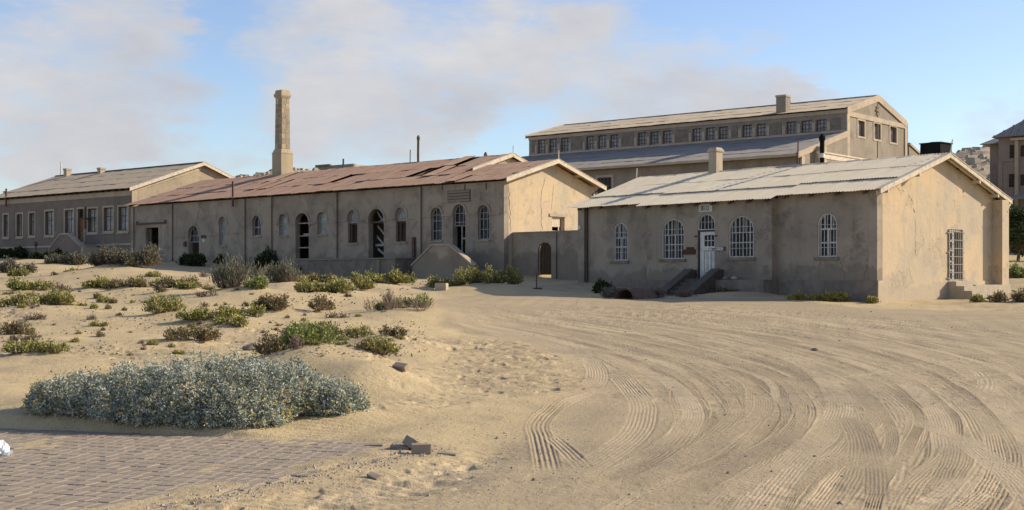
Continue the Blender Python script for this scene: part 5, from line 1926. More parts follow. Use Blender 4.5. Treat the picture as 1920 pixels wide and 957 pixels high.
# hall chimney
hc = Frame(1587, 100, -2050, 2.6)
xk = hf.fx(1460, -.15)
zk = 1.6 + (HZ - 179) / F * hf.W(xk, .5).y
hcr = empty('hall_chimney', (*hf.W(xk, .62), ZH), hf.rz)
tag(hcr, 'broad plastered chimney at the eave of the tall hall', 'chimney')
MB().box(-.42, .42, -.40, .40, -.3, zk - ZH - .16).build('chimney_shaft', M_hall, hcr)
MB().box(-.47, .47, -.45, .45, zk - ZH - .157, zk - ZH).build('chimney_cap', M_trim, hcr)
xk = hf.fx(1480, RYh + 1.5)
v_ = empty('roof_vent', (*hf.W(xk, RYh + 1.5), RZh - .6), hf.rz)
tag(v_, 'small rusty ventilator on the hall ridge right of its chimney', 'vent')
MB().lathe((0, 0, 0), [(.17, 0), (.17, .7)], 10).build('vent_pipe', M_iron, v_)
MB().lathe((0, 0, 0), [(.28, .703), (.30, .85), (.12, 1.02), (.1, 1.25)], 10).build('cowl', M_iron, v_)
# long pale canopy beyond the flue, a flat porch roof on posts
cf = Frame(1536, 84, -2050, 2.4)
cf.thing('porch_canopy', 'pale flat canopy beam running between the flue and the tank below the hall gable', 'canopy')
z0 = cf.fz(1536, 284)
yr_ = cf.gy(1672)
cf.build(MB().box(-.1, .1, 0, yr_ + 6, z0 - .42, z0 - .10).box(-.16, .16, -.05, yr_ + 6, z0 - .097, z0), 'beam', M_wood)
cf.build(MB().box(-.08, .08, 0, yr_ + 6, z0 - 1.0, z0 - .85), 'beam', M_wood)
for k in range(4):
    y = .3 + (yr_ + 5) * k / 3
    cf.build(MB().box(-.09, .09, y - .09, y + .09, -.5, z0 - .423), 'post', M_wood)

# ================================================================== roughcast building at the far left
lf_ = Frame(247, 99, -2014, 3.0)
lf_.thing('roughcast_building', 'brown roughcast building at the left end with tall sash windows and a tan roof', 'building')
lo_ = lf_.opening
XLb = -20.6
WL = 12.9
RYl, RZl = WL / 2, 11.0
ZEl = lf_.fz(243, 353.5, -.4)
wl = [lo_(a, b_, v0, v1) for a, b_, v0, v1 in ((7, 15.5, 403, 444), (31.5, 42, 402, 443), (55, 65, 400, 441.5), (85, 100.5, 396.5, 440.5), (122, 137.5, 394.5, 437), (165, 182, 391.5, 435), (195, 212, 389.5, 433), (222.5, 239.5, 388, 432.5))]
dl = lo_(146, 157.5, 392, 459)
LP = FM(0)
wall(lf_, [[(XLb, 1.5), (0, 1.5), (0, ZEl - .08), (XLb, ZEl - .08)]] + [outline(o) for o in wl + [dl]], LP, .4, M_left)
slp = (RZl - ZEl) / (RYl + .4)
zl_ = lambda y: ZEl + slp * (y + .4)
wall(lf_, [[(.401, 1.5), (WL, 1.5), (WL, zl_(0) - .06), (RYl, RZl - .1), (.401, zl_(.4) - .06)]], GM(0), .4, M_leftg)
wall(lf_, [[(.401, 1.5), (WL, 1.5), (WL, zl_(0) - .06), (RYl, RZl - .1), (.401, zl_(.4) - .06)]], GM(XLb + .4), .4, M_left)
lf_.build(MB().box(XLb, 0, WL + .002, WL + .4, 1.5, zl_(0) - .06), 'rear_wall', M_left)
lf_.build(MB().box(.002, .07, -.02, .4, 1.5, zl_(.2) - .1), 'corner_strip', M_trim)
mb = MB().hexa([(.002, .41, zl_(.41) - .42), (.07, .41, zl_(.41) - .42), (.07, RYl, RZl - .5), (.002, RYl, RZl - .5)], [(.002, .41, zl_(.41) - .12), (.07, .41, zl_(.41) - .12), (.07, RYl, RZl - .2), (.002, RYl, RZl - .2)])
lf_.build(mb, 'gable_trim', M_trim)
zpl = lf_.fz(200, 461)
lf_.build(MB().box(XLb, 0, -.06, -.002, zpl, zpl + .14), 'string_course', M_trim)
lf_.build(MB().box(XLb, 0, -.05, -.002, ZEl - .5, ZEl - .12), 'cornice', M_trim)
for o in wl:
    window(lf_, o, LP, M_darkwood, M_glassdim, (.5,), (.62,), .16, .07, .06)
    surround(lf_, o, LP, M_trim, .15, .035)
    sill(lf_, dict(o, z0=o['z0'] - .15), LP, M_trim, .17, .09, .08)
up = dict(dl, z0=dl['z1'] - .75)
window(lf_, up, LP, M_darkwood, M_glass, (.5,), (), .16, .06, .05, name='fanlight')
dd = lf_.build(MB().box(dl['a0'] + .02, dl['a1'] - .02, .18, .24, dl['z0'], up['z0'] - .01), 'door', M_brown)
for k in range(2):
    lf_.build(MB().box(dl['a0'] + .12, dl['a1'] - .12, .165, .177, dl['z0'] + .2 + k * 1.0, dl['z0'] + 1.0 + k * 1.0), 'door_panel', M_brown, dd)
surround(lf_, dict(dl, z0=dl['z0'] + .2), LP, M_trim, .14, .035)
x = lf_.fx(160, -.5)
lf_.build(MB().tube([(x, -.5, dl['z0'] + 1.2), (x, -.5, dl['z1'] + .1)], .10, 6).box(x - .5, x + .1, -.6, -.02, dl['z0'] + 1.95, dl['z0'] + 2.05), 'wall_lamp_post', M_darkwood)
rl = MB()
purlins(rl, XLb - .2, .3, -.35, ZEl, RYl, RZl, 5)
rafters(rl, XLb + .2, -.3, 24, -.36, ZEl, RYl, RZl)
rl.box(XLb, .2, RYl - .08, RYl + .08, RZl - .2, RZl - .03)
roof_l = lf_.build(rl, 'roof', M_darkwood)
roof_slope(lf_, roof_l, XLb - .3, .36, -.42, ZEl, RYl, RZl, 4, .85, M_tan, (), 1.0, 41, waves=8)
mb = MB().hexa([(XLb - .3, RYl, RZl), (.36, RYl, RZl), (.36, WL + .4, ZEl), (XLb - .3, WL + .4, ZEl)], [(XLb - .3, RYl, RZl + .03), (.36, RYl, RZl + .03), (.36, WL + .4, ZEl + .03), (XLb - .3, WL + .4, ZEl + .03)])
lf_.build(mb, 'rear_roof_slope', M_ochre, roof_l)
lf_.build(MB().box(XLb - .3, .36, RYl - .18, RYl + .18, RZl + .03, RZl + .1), 'ridge_cap', M_iron, roof_l)
for ye in (-.45, WL + .45):
    verge(lf_, .42, ye, ZEl - .02, RYl, RZl, M_wood, w=.24, parent=roof_l)
# stair with sloping parapet
yf = -2.2
sx = [lf_.fx(u, yf) for u in (90, 112.5, 128, 152)]
zs = [lf_.fz(90, 472, yf), lf_.fz(112.5, 441, yf), lf_.fz(128, 440, yf), lf_.fz(152, 464, yf)]
mb = MB().slab([[(sx[0], 2), (sx[3], 2), (sx[3], zs[3]), (sx[2], zs[2]), (sx[1], zs[1]), (sx[0], zs[0])]], FM(yf), 0, .3)
sl_ = lf_.build(mb, 'stair', M_left)
mb = MB()
e = list(zip(sx, zs))
for i in range(3):
    (a, za), (c, zc_) = e[i], e[i + 1]
    za += .003
    zc_ += .003
    mb.hexa([(a, yf - .05, za), (c, yf - .05, zc_), (c, yf + .36, zc_), (a, yf + .36, za)], [(a, yf - .05, za + .1), (c, yf - .05, zc_ + .1), (c, yf + .36, zc_ + .1), (a, yf + .36, za + .1)])
lf_.build(mb, 'parapet_coping', M_trim, sl_)
lf_.build(MB().box(sx[3] + .003, sx[3] + .3, yf - .02, -.01, 2, zs[3] + .02), 'stair_pier', M_trim, sl_)
for k in range(5):
    lf_.build(MB().box(sx[1], sx[2] + (sx[3] - sx[2]) * (k + 1) / 5 - .01, yf + .305, -.01 - .002 * k, zl_(0) * 0 + dl['z0'] - .2 * (k + 1), dl['z0'] - .2 * k - .004), 'stair_step', M_conc, sl_)
for u, vt, lab in ((126.5, 316.5, 'left one of the two small square chimneys on the tan roof'), (190, 315, 'right one of the two small square chimneys on the tan roof')):
    yk = RYl - .5
    xk = lf_.fx(u, yk)
    zt_ = lf_.fz(u, vt, yk)
    r0 = empty('roof_chimney', (*lf_.W(xk, yk), RZl - .9), lf_.rz)
    tag(r0, lab, 'chimney', 'chimneys on the tan roof')
    MB().box(-.24, .24, -.24, .24, 0, zt_ - RZl + .75).build('chimney_shaft', M_trim, r0)
    MB().box(-.28, .28, -.28, .28, zt_ - RZl + .753, zt_ - RZl + .9).build('chimney_cap', M_trim, r0)


def mast(name, fr, u, vt, vb, y, r, mat, label, cat, top=None, cross=False):
    """a thin pole fixed to a roof or standing behind it, from photo rows vb to vt"""
    x = fr.fx(u, y)
    z1, z0 = fr.fz(u, vt, y), fr.fz(u, vb, y)
    o = empty(name, (*fr.W(x, y), z0), fr.rz)
    tag(o, label, cat)
    MB().tube([(0, 0, 0), (0, 0, (z1 - z0) * .5), (.02, 0, z1 - z0)], r, 6).build('mast', mat, o)
    if top:
        MB().lathe((0.02, 0, z1 - z0), [(top, -.25), (top * 1.15, -.05), (top * .5, .12)], 8).build('cap', mat, o)
    if cross:
        MB().tube([(-.45, 0, z1 - z0 - .25), (.1, 0, z1 - z0 - .28)], r * .7, 5).build('cross_arm', mat, o)
    return o


mast('roof_rod', lf_, 114, 304, 338, RYl + .05, .05, M_wood, 'pale thin rod on the ridge left of the small square chimneys', 'rod')
mast('flue_pipe', lf_, 11.5, 354, 388, -.3, .08, M_iron, 'dark vent pipe at the eave near the left edge of the photo', 'pipe', cross=True)
mast('lamp_pipe', lf_, 67, 456, 486, -3.0, .06, M_iron, 'short dark standpipe beside the dome shaped bush on the left', 'pipe', top=.12)
mast('utility_pole', fm, 784, 257, 320, 16, .09, M_darkwood, 'tall dark pole rising behind the rusty roof', 'pole', top=.11)
mast('thin_rod', fm, 769, 281, 320, 15, .035, M_iron, 'thin rod just left of the tall dark pole behind the rusty roof', 'rod')
mast('stub_pipe', fm, 643.5, 298, 325, 15, .07, M_iron, 'short dark pipe behind the rusty roof by the ruined house', 'pipe')
mast('ridge_pipe', fm, 910, 289, 300, 8, .07, M_iron, 'stubby pipe at the right end of the rusty ridge', 'pipe', top=.1)
mast('lightning_rod', of, 1496, 264, 318, RYo + .3, .03, M_iron, 'very thin rod on the office ridge left of the black flue', 'rod')
mast('ridge_stub', of, 1193.5, 316, 336, RYo, .03, M_wood, 'small pale spike at the left end of the office ridge', 'rod')

# ================================================================== tall house at the right edge
rf_ = Frame(1872.5, 112, -2050, 4.4)
rf_.thing('tall_house', 'tall grey house with a hipped sheet roof cut by the right edge of the photo', 'house')
wr = 11.0
ZR = EYE + (HZ - 259) / F * 112
Rf = FM(0)
op = rf_.opening
wr_ = [op(1893, 1903.5, 272, 297), op(1891.5, 1902.5, 326.5, 351.5), op(1912.5, 1921, 272, 294, rise=.5), op(1912.5, 1921, 327, 348.5, rise=.4)]
wall(rf_, [[(0, 3), (wr, 3), (wr, ZR), (0, ZR)]] + [outline(o) for o in wr_], Rf, .4, M_house)
wall(rf_, [[(.4, 3), (11, 3), (11, ZR), (.4, ZR)]], GM(wr), .4, M_house)
rf_.build(MB().box(0, .39, .401, 11, 3, ZR - .01), 'side_wall', M_house)
x0 = rf_.fx(1856, 1.6)
rf_.build(MB().box(x0, -.003, 1.6, 9, 3, ZR - .25), 'wing', M_house)
for o in wr_:
    window(rf_, o, Rf, M_darkwood, M_glass, (.33, .66), (.25, .5, .75), .15, .06, .06)
    surround(rf_, o, Rf, M_house, .18, .03) if o['r'] == 0 else None
xp0, xp1 = rf_.fx(1904.5), rf_.fx(1911)
rf_.build(MB().box(xp0, xp1, -.3, -.002, 3, rf_.fz(1908, 264)), 'pilaster', M_trim)
rf_.build(MB().box(rf_.fx(1897), wr, -.45, -.01, rf_.fz(1908, 264) + .003, rf_.fz(1908, 264) + .2), 'cornice', M_trim)
rf_.build(MB().box(rf_.fx(1880), xp0 - .01, -.10, -.002, rf_.fz(1890, 303), rf_.fz(1890, 299)).box(rf_.fx(1872), rf_.fx(1880), -.10, -.002, 3, rf_.fz(1880, 300)), 'string_course', M_house)
roofr = MB()
e_ = .7
roofr.add([(-e_ + .3, -e_, ZR), (wr + e_, -e_, ZR), (wr + e_, 11 + e_, ZR), (-e_ + .3, 11 + e_, ZR), (4.5, 4.0, ZR + 3.6), (wr - 3.6, 4.0, ZR + 3.6), (wr - 3.6, 7, ZR + 3.6), (4.5, 7, ZR + 3.6)],
          [(0, 1, 5, 4), (1, 2, 6, 5), (2, 3, 7, 6), (3, 0, 4, 7), (4, 5, 6, 7), (3, 2, 1, 0)])
roofr.add([(x0 - e_, 1.6 - e_, ZR - .35), (.3, 1.6 - e_, ZR - .35), (.3, 9 + e_, ZR - .35), (x0 - e_, 9 + e_, ZR - .35), (.3, 5, ZR + 1.3)], [(0, 1, 4), (2, 3, 4), (3, 0, 4), (3, 2, 1, 0)])
ro = rf_.build(roofr, 'roof', M_greysheet)
seam = MB()
for k in range(14):
    x = -.2 + k * .62
    y0, z0 = -e_, ZR
    t = min(1, max(.02, (x + .4) / 4.9))
    seam.hexa([(x - .04, -e_, ZR + .01), (x + .04, -e_, ZR + .01), (x + .04, -e_ + (4 + e_) * t, ZR + 3.6 * t + .01), (x - .04, -e_ + (4 + e_) * t, ZR + 3.6 * t + .01)],
              [(x - .04, -e_, ZR + .07), (x + .04, -e_, ZR + .07), (x + .04, -e_ + (4 + e_) * t, ZR + 3.6 * t + .07), (x - .04, -e_ + (4 + e_) * t, ZR + 3.6 * t + .07)])
rf_.build(seam, 'roof_seam', M_greysheet, ro)
# verandah on the ground floor
va = MB()
zv0, zv1 = rf_.fz(1900, 374, -2), rf_.fz(1905, 360, 0)
xv = rf_.fx(1885, -2.2)
va.hexa([(xv, -2.2, zv0), (wr, -2.2, zv0), (wr, -.01, zv1), (xv + 1.2, -.01, zv1)], [(xv, -2.2, zv0 + .08), (wr, -2.2, zv0 + .08), (wr, -.01, zv1 + .08), (xv + 1.2, -.01, zv1 + .08)])
vo_ = rf_.build(va, 'verandah_roof', M_greysheet)
for k in range(5):
    x = xv + .2 + k * 1.5
    rf_.build(MB().box(x - .08, x + .08, -2.1, -1.94, 3, zv0 - .003), 'verandah_post', M_white, vo_)
rf_.build(MB().box(rf_.fx(1874, -2.3), rf_.fx(1890, -2.3), -2.4, -2.2, 3.2, rf_.fz(1882, 400, -2.3)), 'verandah_wall', M_trim, vo_)

# ================================================================== ruined house on the far hill
D = 236
xw = (663 - CX) / F * D
rz0 = float(base_h(np.array([xw]), np.array([float(D)]))[0])
rh_ = Frame(663, D, -2050, rz0)
rh_.thing('ruined_house', 'roofless ruined house on the stony hill crest behind the rusty roof', 'ruin')
zt_ = EYE + (HZ - 307) / F * D
rh_.build(MB().box(rh_.fx(590), 0, 0, .5, rz0 - 2, zt_), 'wall', M_hall)  # shaded face, painted with the darker plaster
rh_.build(MB().box(-.5, 0, .503, rh_.gy(706), rz0 - 2, zt_ - .1).box(-.5, 0, rh_.gy(706), rh_.gy(718), rz0 - 2, zt_ - .7), 'wall', M_trim)  # sunlit face of the same ruin, painted paler
rh_.build(MB().box(rh_.fx(593), rh_.fx(620), -.3, .2, zt_ + .003, zt_ + .25), 'wall_top', M_dark)
# ------------------------------------------------------------------ plants


def leaf_mesh(name, P, D, ln, wd, mat, rnd, sd=0):
    """folded diamond leaves at points P pointing along D"""
    r = np.random.default_rng(sd)
    n = len(P)
    D = D / np.linalg.norm(D, axis=1, keepdims=True)
    up = r.normal(size=(n, 3))
    S = np.cross(D, up)
    S /= np.linalg.norm(S, axis=1, keepdims=True) + 1e-9
    Nn = np.cross(S, D)
    ln = np.broadcast_to(ln, (n,))[:, None]
    wd = np.broadcast_to(wd, (n,))[:, None]
    mid = P + D * ln * .55 + Nn * ln * .06
    v = np.stack([P, mid + S * wd * .5 + Nn * wd * .22, P + D * ln, mid - S * wd * .5 + Nn * wd * .22, mid], 1).reshape(-1, 3)
    b = (np.arange(n) * 5)[:, None]
    f = np.concatenate([b + np.array([0, 1, 4]), b + np.array([1, 2, 4]), b + np.array([2, 3, 4]), b + np.array([3, 0, 4])], 1).reshape(-1, 3).astype(np.int32)
    me = bpy.data.meshes.new(name)
    me.vertices.add(len(v))
    me.vertices.foreach_set('co', v.astype(np.float32).ravel())
    me.loops.add(f.size)
    me.loops.foreach_set('vertex_index', f.ravel())
    me.polygons.add(len(f))
    me.polygons.foreach_set('loop_start', np.arange(0, f.size, 3, dtype=np.int32))
    me.attributes.new('rnd', 'FLOAT', 'FACE').data.foreach_set('value', np.repeat(rnd, 4).astype(np.float32))
    me.update(calc_edges=True)
    me.materials.append(mat)
    return me


def stems_mesh(name, segs, mat, r0=.012):
    """thin three sided stems, each a polyline"""
    vs, fs = [], []
    for pts in segs:
        b = len(vs)
        m = len(pts)
        for i, p in enumerate(pts):
            r = r0 * (1 - .7 * i / max(1, m - 1))
            for k in range(3):
                a = 2.094 * k
                vs.append((p[0] + r * math.cos(a), p[1] + r * math.sin(a), p[2]))
        for i in range(m - 1):
            for k in range(3):
                k2 = (k + 1) % 3
                fs.append((b + i * 3 + k, b + i * 3 + k2, b + (i + 1) * 3 + k2, b + (i + 1) * 3 + k))
    me = bpy.data.meshes.new(name)
    me.from_pydata(vs, [], fs)
    me.materials.append(mat)
    return me


MATS = dict(green=M_green, fresh=M_fresh, olive=M_olive, grey=M_greyleaf, grass=M_grass, dry=M_dry, twig=M_dry, darkleaf=M_darkleaf, yellow=M_yellow)


def make_plant(name, W, Dp, Hh, sp, seed, dist):
    """leaf and stem meshes of one low desert shrub filling W x Dp x Hh"""
    r = np.random.default_rng(seed)
    lf = max(.042, .0016 * dist) if sp not in ('grass', 'twig') else max(.16, .003 * dist)
    if sp in ('grey', 'darkleaf'):
        lf = max(.05, .0018 * dist)
    area = W * Dp
    nb = int(np.clip(area * 120 * (.055 / lf) ** 1.2 * {'darkleaf': 3.0, 'grass': 2.6, 'grey': 1.6}.get(sp, 1.0) + 18, 16, 700))
    if sp == 'twig':
        nb = int(nb * 1.2)
    # clumps: a few lobes of different height give an uneven outline with gaps
    nl = max(1, int(round(W / max(Dp, .25) * 1.3 + area * .7)))
    lobes = []
    for k in range(nl):
        lx = (-.5 + (k + r.uniform(.25, .75)) / nl) * W * .86 if nl > 1 else 0
        ly = r.uniform(-.3, .3) * Dp if nl > 1 else 0
        lobes.append((lx, ly, r.uniform(.55, 1.0)))
    lobes[int(r.integers(nl))] = (lobes[0][0] if nl == 1 else lobes[int(r.integers(nl))][0], 0, 1.0)
    P, Dn, segs, rnd = [], [], [], []
    for i in range(nb):
        lx, ly, lh = lobes[int(r.integers(nl))]
        th = r.uniform(0, 2 * math.pi)
        rr = math.sqrt(r.uniform(0, 1))
        rx = W / nl * (.72 if nl > 1 else .5)
        ry = Dp * .46
        ex, ey = lx + rx * rr * math.cos(th), ly + ry * rr * math.sin(th)
        ez = Hh * lh * (math.sqrt(max(0, 1 - rr * rr * .92))) * r.uniform(.55, 1.05)
        bx_, by_ = lx + (ex - lx) * .35, ly + (ey - ly) * .35
        tip = np.array([ex, ey, max(ez, .03)])
        base = np.array([bx_, by_, -.03])
        midp = base * .5 + tip * .5 + np.array([(ex - lx) * .12, (ey - ly) * .12, -.02 * Hh])
        segs.append([base, midp, tip])
        out_ = tip - base
        out_ /= np.linalg.norm(out_) + 1e-6
        if sp == 'twig':
            for k in range(4):
                q = base + (tip - base) * r.uniform(.3, .9)
                e = q + (out_ * .6 + r.normal(size=3) * .5) * Hh * .35
                e[2] = max(e[2], .02)
                segs.append([q, e])
            continue
        br = r.uniform(0, 1)
        nlv = {'grass': 9, 'dry': 6, 'darkleaf': 14}.get(sp, 11)
        for k in range(nlv):
            t = r.uniform(.42, 1.03)
            p = base + (tip - base) * t + r.normal(size=3) * lf * .55
            p[2] = max(p[2], .0)
            if sp == 'grass':
                d = out_ * .8 + np.array([0, 0, .7]) + r.normal(size=3) * .40
            else:
                d = out_ * .6 + np.array([0, 0, .35]) + r.normal(size=3) * .75
            P.append(p)
            Dn.append(d)
            rnd.append(np.clip(.45 * br + .55 * r.uniform(0, 1) + (.12 if t > .9 else -.08), 0, 1))
    lm = None
    if P:
        P, Dn, rnd = np.array(P), np.array(Dn), np.array(rnd)
        k = len(P)
        if sp == 'grass':
            ln, wd = r.uniform(.6, 1.25, k) * lf * 1.2, lf * .15
        elif sp in ('grey', 'dry'):
            ln, wd = r.uniform(.7, 1.3, k) * lf * 1.25, lf * .42
        elif sp == 'darkleaf':
            ln, wd = r.uniform(.7, 1.3, k) * lf * 1.4, lf * .8
        else:
            ln, wd = r.uniform(.75, 1.3, k) * lf * 1.25, lf * .66
        lm = leaf_mesh('foliage', P, Dn, ln, wd, MATS[sp], rnd, seed)
    sm_ = stems_mesh('stems', segs, M_twig, max(.008, .00028 * dist) if sp != 'twig' else max(.007, .00026 * dist))
    return lm, sm_


NAMES = dict(green='succulent_plant', fresh='leafy_shrub', olive='succulent_plant', grey='desert_shrub', grass='bladed_shrub', dry='dry_bush', twig='dry_twigs', darkleaf='dark_bush', yellow='yellow_plant')
CATS = dict(green='plant', fresh='shrub', olive='plant', grey='shrub', grass='shrub', dry='bush', twig='twigs', darkleaf='bush', yellow='plant')
for k, (x, y, w, dp, sp, lab, u0, u1, v0, v1) in enumerate(_spots):
    z = min(ground_z(x + dx * w * .3, y + dy * dp * .2) for dx in (-1, 0, 1) for dy in (-1, 0, 1)) * .35 + ground_z(x, y) * .65
    hh_ = (v1 - v0) * y / F - dp * max(0, (EYE - z)) / y
    hh_ = float(np.clip(hh_, .10, max(.6 * w, .25)))
    if lab.startswith('large dark round'):
        hh_ = (v1 - v0) * y / F * .95
    root = empty(NAMES[sp], (x, y, z), 0)
    tag(root, lab, CATS[sp], 'low plants on the sand')
    lm, sm_ = make_plant(NAMES[sp], w * 1.25, dp * 1.2, hh_ * (.9 if sp in ('green', 'olive', 'dry', 'fresh') else 1), sp, 100 + k, y)
    if lm:
        link_mesh('foliage', lm, root)
    link_mesh('stems', sm_, root)

# small tufts: a few kinds, copied
protos = []
for k in range(5):
    sp = ['green', 'olive', 'dry', 'green', 'olive'][k]
    protos.append(make_plant('tuft', .42, .34, .2, sp, 900 + k, 26))
tuft_pts = []
for (u, v, wpx) in TUFT_PX:
    x, y = gp(u, v)
    tuft_pts.append((x, y, wpx * 1.25 / F * y))
rt = random.Random(77)
while len(tuft_pts) < 96:
    u, v = rt.uniform(0, 760), rt.uniform(512, 650)
    x, y = gp(u, v)
    if y > 66:
        continue
    tuft_pts.append((x, y, rt.uniform(.10, .24)))
ptuft = [None] * 5
for i, (x, y, w) in enumerate(tuft_pts):
    k = rt.randrange(5)
    root = empty('small_tuft', (x, y, ground_z(x, y) - .01), rt.uniform(0, 6.28))
    s = w / .42
    root.scale = (s, s, s * rt.uniform(.8, 1.25))
    kd = ['yellow green', 'reddish brown', 'dry brown', 'yellow green', 'reddish brown'][k]
    tag(root, 'small %s tuft scattered on the open sand between the larger bushes' % kd, 'tuft', 'small %s tufts on open sand' % kd)
    link_mesh('foliage', protos[k][0], root)
    link_mesh('stems', protos[k][1], root)

# the big silver bush in the foreground: lobes covered in rosettes
cx_, cy_ = gp(372, 796)
cy_ += .75
lob = []
for (u, vb, vt, wpx, dpt) in [(150, 790, 690, 200, .95), (255, 800, 672, 230, 1.1), (370, 803, 655, 270, 1.25), (455, 800, 656, 240, 1.25), (540, 792, 672, 200, 1.05), (620, 783, 702, 140, .8), (95, 780, 708, 90, .55), (310, 806, 700, 220, .9), (430, 806, 710, 230, .8)]:
    x, y = gp(u, vb)
    yc = y + dpt * .52
    xc = (u - CX) / F * yc
    g = ground_z(xc, yc)
    top = EYE - (vt - HZ) / F * yc
    lob.append((xc, yc, g, wpx / F * yc * .5, dpt * .58, max(.2, top - g - .03)))
bx0, by0 = np.mean([l[0] for l in lob]), np.mean([l[1] for l in lob])
bz0 = ground_z(bx0, by0)
bush = empty('silver_bush', (bx0, by0, bz0))
tag(bush, 'wide silver leaved bush dotted with yellow flowers at the edge of the brick paving', 'bush')
r = np.random.default_rng(5)
P, Dn, rnd, tips, segs, tipn = [], [], [], [], [], []
while len(tips) < 3600:
    i = int(r.integers(len(lob)))
    xc, yc, g, rx, ry, rz_ = lob[i]
    d = r.normal(size=3)
    d[2] = abs(d[2]) * .9 - .12
    d /= np.linalg.norm(d)
    wob_ = 1 + .10 * math.sin(7 * d[0] + i) * math.cos(6 * d[1] + 2 * i) + r.normal() * .022
    p = np.array([xc + rx * d[0] * wob_, yc + ry * d[1] * wob_, g + max(rz_ * d[2] * wob_, .02)])
    inside = False
    for j, (a, b_, c_, qx, qy, qz) in enumerate(lob):
        if j != i and ((p[0] - a) / qx) ** 2 + ((p[1] - b_) / qy) ** 2 + (max(p[2] - c_, 0) / qz) ** 2 < .42:
            inside = True
            break
    if inside or p[1] > yc + ry * .75:
        continue
    nrm_ = np.array([d[0] / rx, d[1] / ry, d[2] / rz_ + .5])
    nrm_ /= np.linalg.norm(nrm_)
    tips.append(p - [bx0, by0, bz0])
    tipn.append(nrm_)
    br = r.uniform(0, 1)
    if len(tips) % 40 == 0:
        segs.append([np.array([xc, yc, g]) * .8 + p * .2 - [bx0, by0, bz0], p * .8 + np.array([xc, yc, g]) * .2 - [bx0, by0, bz0]])
    depth_in = r.uniform(0, .10)
    for k in range(16):
        t = r.uniform(0, 1)
        q = p - nrm_ * (t * .11 + depth_in) + r.normal(size=3) * .018 - [bx0, by0, bz0]
        P.append(q)
        Dn.append(nrm_ * r.uniform(.1, .7) + r.normal(size=3) * .7)
        rnd.append(np.clip(.35 * br + .6 * r.uniform() + .05, 0, 1))
P, Dn, rnd = np.array(P), np.array(Dn), np.array(rnd)
lm = leaf_mesh('foliage', P, Dn, r.uniform(.026, .048, len(P)), r.uniform(.014, .022, len(P)), M_silver, rnd, 3)
link_mesh('foliage', lm, bush)
link_mesh('stems', stems_mesh('stems', segs, M_twig, .007), bush)
# flowers: small heads of eight petals
tips, tipn = np.array(tips), np.array(tipn)
patch = np.array([vnoise(np.array([t[0] * 2.2]), np.array([t[1] * 2.2 + t[2] * 2]), 8)[0] for t in tips])
pick = [i for i in range(len(tips)) if r.uniform() < .12 + .24 * max(0, min(1, (patch[i] + .2) * 1.6))]
FP_, FD, FR = [], [], []
for i in pick:
    nrm_ = tipn[i] + np.array([0, 0, .4])
    nrm_ /= np.linalg.norm(nrm_)
    a = np.cross(nrm_, [1, .2, .1])
    a /= np.linalg.norm(a)
    b_ = np.cross(nrm_, a)
    c0 = tips[i] + nrm_ * r.uniform(.0, .025)
    q = r.uniform()
    for k in range(8):
        t = k * math.pi / 4
        FP_.append(c0)
        FD.append(a * math.cos(t) + b_ * math.sin(t) + nrm_ * .45)
        FR.append(q)
fm_ = leaf_mesh('flowers', np.array(FP_), np.array(FD), .015, .011, M_flower, np.array(FR), 4)
fo_ = link_mesh('flowers', fm_, bush)
tag(fo_, kind='stuff')

# ------------------------------------------------------------------ tree at the right edge
tx_, ty_ = (1908 - CX) / F * 86, 86.0
gz_ = ground_z(tx_, ty_)
tree = tag(empty('tree', (tx_, ty_, gz_)), 'dense dark green tree beyond the office gable at the right edge of the photo', 'tree')
r = np.random.default_rng(9)
trk, crown_pts = [], []
ztree = EYE + (HZ - 392) / F * 86 - gz_
trk.append([np.array([0, 0, -.3]), np.array([.1, 0, ztree * .25]), np.array([.05, .1, ztree * .5]), np.array([.1, .1, ztree * .8])])
P, Dn, rnd = [], [], []
for k in range(46):
    th = r.uniform(0, 6.28)
    el_ = r.uniform(-.25, 1.0)
    rad = 2.3 * math.sqrt(max(.15, 1 - el_ ** 2 * .8)) * r.uniform(.55, 1)
    c = np.array([rad * math.cos(th) * .95, rad * math.sin(th) * .9, ztree * (.40 + .50 * el_)])
    c[2] = max(c[2], .5)
    trk.append([np.array([.05, .05, ztree * r.uniform(.12, .5)]), c * .55 + np.array([0, 0, ztree * .2]), c])
    br = r.uniform(0, .6)
    for q in range(150):
        d = r.normal(size=3)
        d /= np.linalg.norm(d)
        P.append(c + d * r.uniform(.35, 1) * .62)
        Dn.append(d + r.normal(size=3) * .6)
        rnd.append(np.clip(br + .4 * r.uniform(), 0, 1))
link_mesh('crown', leaf_mesh('crown', np.array(P), np.array(Dn), .24, .15, M_treeleaf, np.array(rnd), 6), tree)
link_mesh('trunk', stems_mesh('trunk', trk, M_bark, .14), tree)

# ------------------------------------------------------------------ loose things on the ground


def at(u, v):
    x, y = gp(u, v)
    return x, y, ground_z(x, y)


